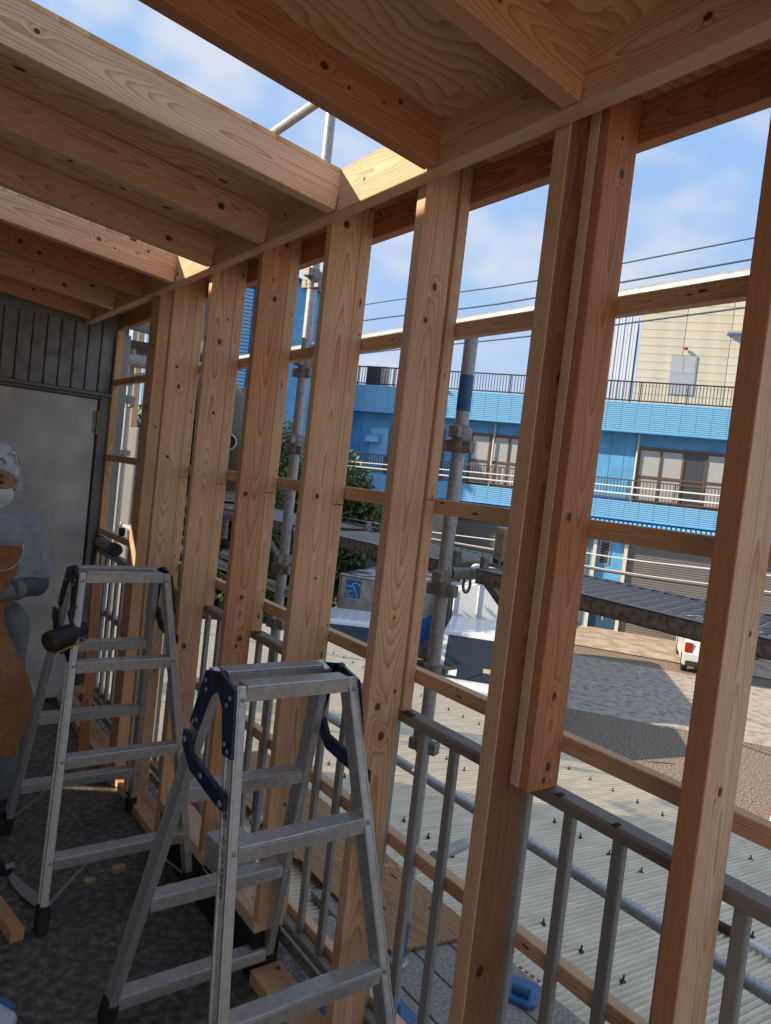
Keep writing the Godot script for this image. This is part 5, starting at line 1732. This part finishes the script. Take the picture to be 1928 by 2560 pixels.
# ---------------------------------------------------------------- trees
func leaf_mesh(st: SurfaceTool, p: Vector3, d: Vector3, up: Vector3, s: float) -> void:
	var sd := d.cross(up).normalized() * s * 0.34
	var tip := p + d * s
	var m1 := p + d * s * 0.45 + up * s * 0.05
	st.set_smooth_group(-1)
	st.add_vertex(p)
	st.add_vertex(m1 + sd)
	st.add_vertex(tip)
	st.add_vertex(p)
	st.add_vertex(tip)
	st.add_vertex(m1 - sd)

func tree(label: String, at: Vector3, h: float, blobs: Array, count: int, size: float, seed_: int, mats: Array) -> void:
	var t := thing("tree", label, "tree", at, 0.0, "leafy trees behind the trucks")
	var r := RandomNumberGenerator.new()
	r.seed = seed_
	var st := ns()
	tube(st, [Vector3(0, -0.05, 0), Vector3(0.05, h * 0.25, 0.03), Vector3(-0.04, h * 0.5, 0.0), Vector3(0.06, h * 0.86, 0.05)], [0.19, 0.15, 0.1, 0.03], 9)
	for b in blobs:
		var c: Vector3 = b[0]
		tube(st, [Vector3(0, maxf(0.6, c.y - 1.2), 0), c * Vector3(0.55, 0.8, 0.55) + Vector3(0, c.y * 0.08, 0), c], [0.07, 0.045, 0.015], 6)
	obj(st, "trunk", M.bark, t)
	var sts := [ns(), ns(), ns()]
	var tot := 0.0
	for b in blobs:
		tot += b[1] * b[1]
	for b in blobs:
		var n := int(count * b[1] * b[1] / tot / 5)
		for i in n:
			var v := Vector3(r.randfn(), r.randfn(), r.randfn()).normalized()
			var rad: float = b[1] * (1.0 - 0.5 * r.randf() * r.randf()) * (0.86 + 0.2 * sin(v.x * 5.0 + v.y * 4.0 + seed_) * cos(v.z * 6.0))
			var c: Vector3 = b[0] + v * rad * Vector3(1.0, 0.92, 1.0)
			var k := r.randi() % 10
			var q: SurfaceTool = sts[0 if k < 5 else (1 if k < 9 else 2)]
			for j in 5:
				var d := (v * 0.7 + Vector3(r.randf_range(-1, 1), r.randf_range(-1.1, 0.5), r.randf_range(-1, 1))).normalized()
				var u := Vector3(r.randf_range(-0.6, 0.6), 1.0, r.randf_range(-0.6, 0.6)).normalized()
				leaf_mesh(q, c + Vector3(r.randf_range(-1, 1), r.randf_range(-1, 1), r.randf_range(-1, 1)) * size * 1.2, d, u, size * r.randf_range(0.75, 1.35))
	for i in 3:
		if i == 0:
			var mesh := fin(sts[0], M[mats[0]])
			fin(sts[1], M[mats[1]], mesh)
			fin(sts[2], M[mats[2]], mesh)
			put(mesh, "crown", t)

func make_trees() -> void:
	tree("broad dark green tree hanging over the silver box truck", Vector3(9.4, G, -15.2), 5.4, [[Vector3(0, 3.9, 0), 1.25], [Vector3(-1.3, 3.3, 0.5), 1.15], [Vector3(0.75, 3.0, 0.5), 1.0], [Vector3(-0.4, 2.5, 0.9), 1.1], [Vector3(-1.9, 2.3, 0.6), 1.0], [Vector3(-1.1, 1.4, 1.0), 0.8]], 26000, 0.13, 1, ["leaf0", "leaf1", "leaf2"])
	tree("tall tree with yellowing leaf tips behind the tall scaffold pole", Vector3(6.9, G, -14.6), 6.0, [[Vector3(0, 4.6, 0), 1.2], [Vector3(-0.9, 3.6, 0.3), 1.2], [Vector3(0.8, 3.5, 0.3), 1.1], [Vector3(-0.2, 2.5, 0.6), 1.3], [Vector3(-1.3, 2.2, 0.4), 1.0], [Vector3(0.3, 1.4, 0.8), 0.9]], 24000, 0.13, 2, ["leaf0", "leaf1", "leaf2"])
	tree("pale green tree beyond the crouching worker", Vector3(4.4, G, -15.0), 5.6, [[Vector3(0, 4.2, 0), 1.2], [Vector3(-1.0, 3.4, 0.2), 1.1], [Vector3(0.6, 3.0, 0.3), 1.2], [Vector3(-0.3, 2.1, 0.4), 1.2], [Vector3(0.9, 1.7, 0.4), 0.9]], 20000, 0.13, 3, ["leaf1", "leaf1", "leaf2"])
	tree("leafy tree past the end wall by the wooden pole", Vector3(2.6, G, -13.5), 5.4, [[Vector3(0, 4.3, 0), 1.0], [Vector3(-0.8, 3.2, 0.0), 1.1], [Vector3(0.5, 2.9, 0.3), 1.0], [Vector3(-0.2, 2.0, 0.3), 1.1]], 9000, 0.14, 5, ["leaf1", "leaf2", "leaf2"])
	tree("dense dark tree standing close behind the crouching worker's deck", Vector3(5.1, G, -12.5), 5.2, [[Vector3(0, 4.3, 0), 1.0], [Vector3(-0.6, 3.3, 0.2), 1.1], [Vector3(0.7, 3.4, 0.2), 1.1], [Vector3(0.1, 2.4, 0.4), 1.2], [Vector3(0.2, 1.4, 0.5), 1.0]], 20000, 0.13, 9, ["leaf0", "leaf0", "leaf1"])
	var t := thing("hedge", "low clipped green hedge in front of a white fence", "hedge", Vector3(6.0, G, -13.3))
	var r := RandomNumberGenerator.new()
	r.seed = 44
	var st := ns()
	for i in 5200:
		var p := Vector3(r.randf_range(-2.6, 2.6), r.randf_range(0.1, 1.15), r.randf_range(-0.4, 0.4))
		if absf(p.z) < 0.25 and p.y < 0.9:
			p.z = 0.4 * signf(p.z)
		leaf_mesh(st, p, Vector3(r.randf_range(-1, 1), r.randf_range(-0.3, 1), r.randf_range(-1, 1)).normalized(), Vector3(r.randf_range(-0.5, 0.5), 1, r.randf_range(-0.5, 0.5)).normalized(), 0.09)
	obj(st, "foliage", M.leaf1, t)
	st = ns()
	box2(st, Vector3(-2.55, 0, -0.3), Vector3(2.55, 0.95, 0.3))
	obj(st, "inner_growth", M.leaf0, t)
	t = thing("white_fence", "white fence of upright boards behind the hedge", "fence", Vector3(6.4, G, -14.1))
	for i in 26:
		st = ns()
		box(st, Vector3(-2.6 + i * 0.21, 0.8, 0), Vector3(0.16, 1.6, 0.025), 0.003)
		obj(st, "board", M.white_paint, t)
	st = ns()
	box(st, Vector3(0, 0.4, -0.04), Vector3(5.4, 0.08, 0.04))
	obj(st, "rail", M.white_paint, t)

# ---------------------------------------------------------------- buildings across the yard
func make_buildings() -> void:
	var B := Basis(Vector3(0.56, 0, 0.83).normalized(), UPV, Vector3(-0.83, 0, 0.56).normalized())
	var o := Node3D.new()
	o.name = numbered("blue_building")
	add_child(o)
	o.transform = Transform3D(B, Vector3(21.966, G, -15.123))
	tag(o, "two storey sky blue building with slatted bands, balcony rail and brown framed windows", "building")
	var st := ns()
	box2(st, Vector3(-11.3, 0.0, -9.0), Vector3(9.0, 7.4, 0.0))
	obj(st, "wall", M.blue_wall, o)
	st = ns()
	box2(st, Vector3(-11.35, 7.401, -9.0), Vector3(9.05, 8.02, 0.0))
	obj(st, "parapet", M.blue_wall, o)
	# vertical joints of the wall sheets
	var jt := ns()
	box(jt, Vector3.ZERO, Vector3(0.014, 2.4, 0.006))
	var jm := fin(jt, M.blue_seam)
	for i in 42:
		var s := -11.1 + i * 0.48
		if (s > -6.3 and s < -3.0) or (s > -0.2 and s < 3.1) or (s > -10.3 and s < -7.0):
			continue
		put(jm, "wall_joint", o, Vector3(s, 5.8, 0.001))
	# slatted bands: one panel mesh shared along each band
	var bands := [[7.0, 8.02, 0.62, 15], [3.98, 4.6, 0.62, 9]]
	for b in bands:
		st = ns()
		box2(st, Vector3(-11.35, b[0] + 0.02, 0.001), Vector3(9.05, b[1] - 0.01, b[2] - 0.03))
		obj(st, "band_core", M.blue_seam, o)
		st = ns()
		var hh: float = (b[1] - b[0]) / b[3]
		for i in b[3]:
			box2(st, Vector3(-0.236, b[0] + i * hh + 0.004, -0.03), Vector3(0.236, b[0] + (i + 1) * hh - 0.010, 0.0), 0.004)
		var pm := fin(st, M.blue_slat)
		for i in 42:
			var pn := put(pm, "slat_panel", o, Vector3(-11.1 + i * 0.48, 0, b[2]))
			pn.set_meta("kind", "stuff")
		st = ns()
		box2(st, Vector3(-11.4, b[0] - 0.03, 0.0), Vector3(9.1, b[0] + 0.018, b[2] + 0.02))
		obj(st, "band_sill", M.blue_wall, o)
	# corrugated awning edge below the lower band
	st = ns()
	for i in 130:
		bar(st, Vector3(-11.2 + i * 0.155, 3.94, 0.3), Vector3(-11.2 + i * 0.155, 3.80, 0.85), Vector3.RIGHT, 0.1, 0.03)
	var aw := obj(st, "awning_flutes", M.blue_slat, o)
	aw.set_meta("kind", "stuff")
	# railings: bays that share one mesh
	st = ns()
	for i in 14:
		box2(st, Vector3(i * 0.107 - 0.011, 0.03, -0.011), Vector3(i * 0.107 + 0.011, 0.66, 0.011))
	var bars := fin(st, M.dark_fence)
	st = ns()
	box2(st, Vector3(-0.02, -0.03, -0.02), Vector3(0.02, 0.68, 0.02))
	var postm := fin(st, M.dark_fence)
	for rr in [[8.04, 0.55], [4.66, 0.58]]:
		for i in 13:
			var q := put(bars, "railing_bars", o, Vector3(-10.7 + i * 1.5, rr[0], rr[1]))
			q.set_meta("kind", "stuff")
			put(postm, "railing_post", o, Vector3(-10.755 + i * 1.5, rr[0], rr[1]))
		for y in [rr[0] + 0.03, rr[0] + 0.675]:
			st = ns()
			box2(st, Vector3(-11.2, y - 0.022, rr[1] - 0.024), Vector3(8.9, y + 0.022, rr[1] + 0.024))
			obj(st, "railing_rail", M.dark_fence if rr[0] > 6.0 else M.brown_frame, o)
	# windows
	for w in [[-6.07, 4], [-0.04, 4], [-9.32, 3], [4.2, 4]]:
		var s0: float = w[0]
		var wd: float = 0.725 * w[1]
		st = ns()
		box2(st, Vector3(s0, 4.65, 0.001), Vector3(s0 + wd, 6.5, 0.03))
		var win := obj(st, "window", M.pane_dark, o)
		for i in w[1]:
			for row in [[4.70, 5.47], [5.56, 6.44]]:
				st = ns()
				box2(st, Vector3(s0 + i * 0.725 + 0.05, row[0], 0.031), Vector3(s0 + (i + 1) * 0.725 - 0.03, row[1], 0.038))
				obj(st, "pane", M.pane_curtain if (i + int(s0)) % 4 != 2 else M.pane_dark, win)
		for i in w[1] + 1:
			st = ns()
			box2(st, Vector3(s0 + i * 0.725 - 0.035, 4.6, 0.002), Vector3(s0 + i * 0.725 + 0.035, 6.55, 0.075))
			obj(st, "mullion", M.brown_frame, win)
		for y in [4.62, 5.515, 6.52]:
			st = ns()
			box2(st, Vector3(s0 - 0.036, y - 0.04, 0.003), Vector3(s0 + wd + 0.036, y + 0.04, 0.07))
			obj(st, "transom", M.brown_frame, win)
	# pale door leaf, vent hood, lamp, down pipes
	st = ns()
	box2(st, Vector3(-10.19, 4.6, 0.002), Vector3(-9.42, 6.42, 0.04), 0.004)
	obj(st, "door", M.blue_slat, o)
	st = ns()
	var arc := [0.0, 0.0]
	for i in 9:
		var a := PI * 0.5 * i / 8.0
		arc.append(0.34 * sin(a))
		arc.append(0.34 * cos(a))
	prism(st, Transform3D(Basis(Vector3.BACK, UPV, Vector3.LEFT), Vector3(-10.0, 5.83, 0.04)), poly(arc), 0.55, 0.008)
	obj(st, "vent_hood", M.blue_slat, o)
	st = ns()
	tube(st, [Vector3(-11.0, 6.7, 0.05), Vector3(-11.0, 6.7, 0.4)], 0.06, 8)
	obj(st, "wall_lamp", M.galv, o)
	for s in [-5.2, -0.11]:
		st = ns()
		tube(st, [Vector3(s, 4.6, 0.12), Vector3(s, 7.0, 0.12)], 0.035, 8)
		obj(st, "down_pipe", M.cream, o)
	# ground floor: roller shutters, louvred window, door, cream posts
	for s in [[-6.35, -1.3], [0.02, 5.2]]:
		st = ns()
		box2(st, Vector3(s[0], 0.0, 0.002), Vector3(s[1], 3.3, 0.03))
		var shn := obj(st, "shutter", M.shutter, o)
		st = ns()
		for i in 40:
			bar(st, Vector3(s[0] + 0.03, 0.05 + i * 0.0815, 0.036), Vector3(s[1] - 0.03, 0.05 + i * 0.0815, 0.036), UPV, 0.056, 0.03, 0.012)
		var sl := obj(st, "shutter_slats", M.shutter, shn)
		sl.set_meta("kind", "stuff")
		st = ns()
		box2(st, Vector3(s[0], 3.302, 0.0), Vector3(s[1], 3.62, 0.2))
		obj(st, "shutter_housing", M.shutter, shn)
	for s in [-1.12, -0.07]:
		st = ns()
		box2(st, Vector3(s - 0.06, 0.0, 0.05), Vector3(s + 0.06, 3.7, 0.17))
		obj(st, "cream_post", M.cream, o)
	st = ns()
	box2(st, Vector3(-0.97, 2.28, 0.002), Vector3(-0.60, 3.14, 0.03))
	var lw := obj(st, "louvre_window", M.steel_white, o)
	st = ns()
	for i in 14:
		bar(st, Vector3(-0.92, 2.34 + i * 0.055, 0.05), Vector3(-0.65, 2.34 + i * 0.055, 0.05), Vector3(0, 1, 0.8), 0.045, 0.006)
	var lv := obj(st, "louvre_blades", M.black_metal, lw)
	lv.set_meta("kind", "stuff")
	st = ns()
	box2(st, Vector3(-1.04, 0.0, 0.002), Vector3(-0.15, 1.05, 0.035))
	obj(st, "dark_dado", M.navy, o)
	st = ns()
	box2(st, Vector3(-0.72, 0.62, 0.036), Vector3(-0.42, 0.78, 0.06))
	box2(st, Vector3(-0.6, 0.3, 0.036), Vector3(-0.55, 0.62, 0.05))
	obj(st, "notice_board", M.steel_white, o)
	# rooftop air conditioner
	var ac := Node3D.new()
	ac.name = numbered("air_conditioner")
	add_child(ac)
	ac.transform = Transform3D(B, Vector3(21.966, G, -15.123) + B * Vector3(-10.2, 8.025, -0.1))
	tag(ac, "grey outdoor air conditioner standing behind the rooftop railing", "air conditioner")
	st = ns()
	box2(st, Vector3(-0.44, 0, -0.18), Vector3(0.44, 0.82, 0.14), 0.015)
	obj(st, "casing", M.cream, ac)
	st = ns()
	box2(st, Vector3(-0.40, 0.06, 0.1405), Vector3(0.2, 0.76, 0.146))
	obj(st, "intake", M.dark_fence, ac)
	for i in 7:
		st = ns()
		box2(st, Vector3(-0.4, 0.1 + i * 0.1, 0.147), Vector3(0.2, 0.108 + i * 0.1, 0.155))
		obj(st, "grille_bar", M.galv_dull, ac)
	# beige building behind
	o = Node3D.new()
	o.name = numbered("beige_building")
	add_child(o)
	o.transform = Transform3D(B, Vector3(21.966, G, -15.123) - B.z * 9.5)
	tag(o, "tall cream panelled building behind the blue one", "building")
	st = ns()
	box2(st, Vector3(-0.75, 0, -9.0), Vector3(16, 14.9, -0.06))
	obj(st, "wall_core", M.blue_seam, o)
	st = ns()
	box2(st, Vector3(0.012, 0.006, -0.055), Vector3(1.938, 0.374, 0.0), 0.006)
	var pm2 := fin(st, M.beige_wall)
	for i in 8:
		for j in 16:
			put(pm2, "wall_panel", o, Vector3(-0.75 + i * 1.95, 8.7 + j * 0.38, 0))
	st = ns()
	box2(st, Vector3(0.75, 9.9, 0.01), Vector3(1.85, 11.72, 0.05))
	var dr := obj(st, "balcony_door", M.steel_white, o)
	for s in [0.80, 1.33]:
		st = ns()
		box2(st, Vector3(s, 10.9, 0.052), Vector3(s + 0.47, 11.64, 0.06))
		obj(st, "pane", M.pane_curtain, dr)
	st = ns()
	box2(st, Vector3(2.95, 12.75, 0.01), Vector3(4.6, 12.85, 0.5))
	obj(st, "canopy", M.steel_white, o)
	st = ns()
	lathe(st, Transform3D(Basis(), Vector3(1.3, 11.95, 0.15)), [V(0.02, 0.0), V(0.09, 0.02), V(0.09, 0.1), V(0.0, 0.16)], 10)
	obj(st, "alarm_lamp", M.lamp_red, o)
	var wb := Node3D.new()
	wb.name = numbered("white_building")
	add_child(wb)
	wb.transform = Transform3D(B, Vector3(21.966, G, -15.123) - B.z * 12.0)
	tag(wb, "pale blue white fluted building edge behind the cream one", "building")
	for i in 10:
		st = ns()
		box2(st, Vector3(-2.6 + i * 0.16, 0, -3), Vector3(-2.6 + i * 0.16 + 0.14, 14.2, 0.03 * (i % 2)))
		obj(st, "wall_flute", M.white_paint, wb)
	# blue gabled hall on the left, slatted flank and panelled gable
	o = thing("blue_hall", "blue gabled hall with slatted flank rising behind the trees", "building", Vector3(11.0, G, -24.0), -0.25)
	st = ns()
	prism(st, Transform3D(Basis(), Vector3(0.9, 0, -6.0)), poly([-0.6, 0, -0.6, 11.35, 0.0, 11.45, 2.6, 10.5, 2.6, 0]), 11.8, 0.02)
	obj(st, "gable_block", M.blue_wall, o)
	for s in [0.2, 0.75, 1.3, 1.85, 2.4, 2.95]:
		st = ns()
		box2(st, Vector3(s, 0, -0.099), Vector3(s + 0.014, 10.2, -0.09))
		obj(st, "wall_joint", M.blue_seam, o)
	st = ns()
	bar(st, Vector3(0.9, 11.50, -0.02), Vector3(3.6, 10.52, -0.02), Vector3.BACK, 0.3, 0.06)
	obj(st, "verge_trim", M.blue_seam, o)
	st = ns()
	box2(st, Vector3(-3.2, 0, -8.0), Vector3(0.25, 10.85, -0.55))
	obj(st, "flank_block", M.blue_seam, o)
	st = ns()
	for i in 52:
		box2(st, Vector3(-1.0, 4.0 + i * 0.13, -0.55), Vector3(-0.02, 4.105 + i * 0.13, -0.50), 0.01)
	var sl2 := obj(st, "slats", M.blue_slat, o)
	sl2.set_meta("kind", "stuff")
	st = ns()
	box2(st, Vector3(-2.2, 4.0, -0.549), Vector3(-1.02, 9.4, -0.48))
	obj(st, "window_strip", M.frame_grey, o)
	st = ns()
	box2(st, Vector3(-3.25, 10.85, -8.0), Vector3(0.3, 11.0, -0.4))
	obj(st, "roof_edge", M.blue_seam, o)
	# grey timber house roof between the trees and the blue building
	o = thing("low_shed", "low dark shed between the tree and the roller shutters", "shed", Vector3(15.6, G, -21.4), 0.98)
	st = ns()
	box2(st, Vector3(-2.5, 0, -2), Vector3(2.5, 2.6, 2))
	obj(st, "wall", M.frame_grey, o)
	st = ns()
	prism(st, Transform3D(), poly([-2.9, 2.605, 0, 3.5, 2.9, 2.605]), 4.6)
	obj(st, "roof", M.concrete_edge, o)
	# neighbour's eave, gutter and post beyond the end wall
	o = thing("neighbour_eave", "grey gutter and dark eave of the neighbouring roof past the end wall", "eave", Vector3(1.4, 0, -5.4))
	st = ns()
	tube(st, [Vector3(-0.3, 2.27, 0), Vector3(1.3, 2.46, -0.9)], 0.05, 12)
	obj(st, "gutter", M.galv_dull, o)
	st = ns()
	bar(st, Vector3(-0.3, 2.42, -0.3), Vector3(1.6, 2.62, -1.4), Vector3(0.3, 0, 1), 0.5, 0.05)
	obj(st, "eave_board", M.eave_wood, o)
	st = ns()
	tube(st, [Vector3(2.68, G, -9.0), Vector3(2.66, 3.3, -9.0)], [0.06, 0.045], 10)
	tag(obj(st, "timber_pole", M.pale_wood), "slim orange brown timber pole standing past the end wall", "pole")
	o = thing("white_cabinet", "tall white metal cabinet outside the end wall", "cabinet", Vector3(1.93, 0.0, -6.1))
	st = ns()
	box2(st, Vector3(-0.11, -0.4, -0.2), Vector3(0.16, 1.84, 0.1), 0.01)
	obj(st, "casing", M.frame_grey, o)
	for y in [1.78, 1.1]:
		st = ns()
		box2(st, Vector3(-0.09, y - 0.02, 0.101), Vector3(0.13, y + 0.02, 0.112), 0.003)
		obj(st, "bracket", M.galv, o)

# ---------------------------------------------------------------- overhead wires
func make_wires() -> void:
	var W := [
		[[5.22, -2.0], [5.28, -8.6], [5.55, -14.0], [6.2, -22.0], 0.011, "cable_dark", "topmost thin dark overhead wire"],
		[[4.96, -2.0], [4.99, -9.0], [5.19, -14.1], [5.6, -22.0], 0.014, "cable_dark", "second dark overhead wire below the topmost"],
		[[4.37, -2.0], [4.342, -8.5], [4.43, -13.5], [4.7, -22.0], 0.013, "cable_dark", "third dark overhead wire crossing in front of the cream building"],
		[[1.90, -2.0], [1.965, -10.0], [1.975, -17.0], [2.0, -24.0], 0.013, "cable_pale", "pale messenger wire crossing the balcony railing"],
		[[1.80, -2.0], [1.855, -10.0], [1.885, -17.0], [1.92, -24.0], 0.016, "cable_pale", "thick pale cable slung just below the messenger wire"],
		[[1.05, -3.0], [0.88, -6.84], [0.70, -12.0], [0.6, -20.0], 0.011, "cable_pale", "pale wire crossing the roller shutter"],
		[[0.82, -3.0], [0.66, -6.84], [0.57, -12.0], [0.52, -20.0], 0.02, "dark_fence", "thick black cable crossing the roller shutter"],
		[[0.85, -3.0], [0.685, -6.84], [0.595, -12.0], [0.545, -20.0], 0.009, "cable_pale", "bright wire lying along the thick black cable"],
	]
	for w in W:
		var c := Curve3D.new()
		for i in 4:
			c.add_point(Vector3(9.0, w[i][0], w[i][1]), Vector3(0, 0, 1.2), Vector3(0, 0, -1.2))
		var st := ns()
		var pts := []
		for i in 25:
			pts.append(c.sample_baked(c.get_baked_length() * i / 24.0))
		tube(st, pts, w[4], 6)
		tag(obj(st, "overhead_wire", M[w[5]]), w[6], "wire", "overhead wires")

func _ready() -> void:
	rng.seed = 20
	var t0 := Time.get_ticks_msec()
	make_view()
	make_materials()
	print("materials ", Time.get_ticks_msec() - t0)
	make_room()
	make_railing()
	print("room ", Time.get_ticks_msec() - t0)
	make_inside()
	print("inside ", Time.get_ticks_msec() - t0)
	make_people()
	print("people ", Time.get_ticks_msec() - t0)
	make_low_roof()
	make_scaffold()
	make_ground()
	make_vehicles()
	make_trees()
	make_buildings()
	make_wires()
	print("all ", Time.get_ticks_msec() - t0)
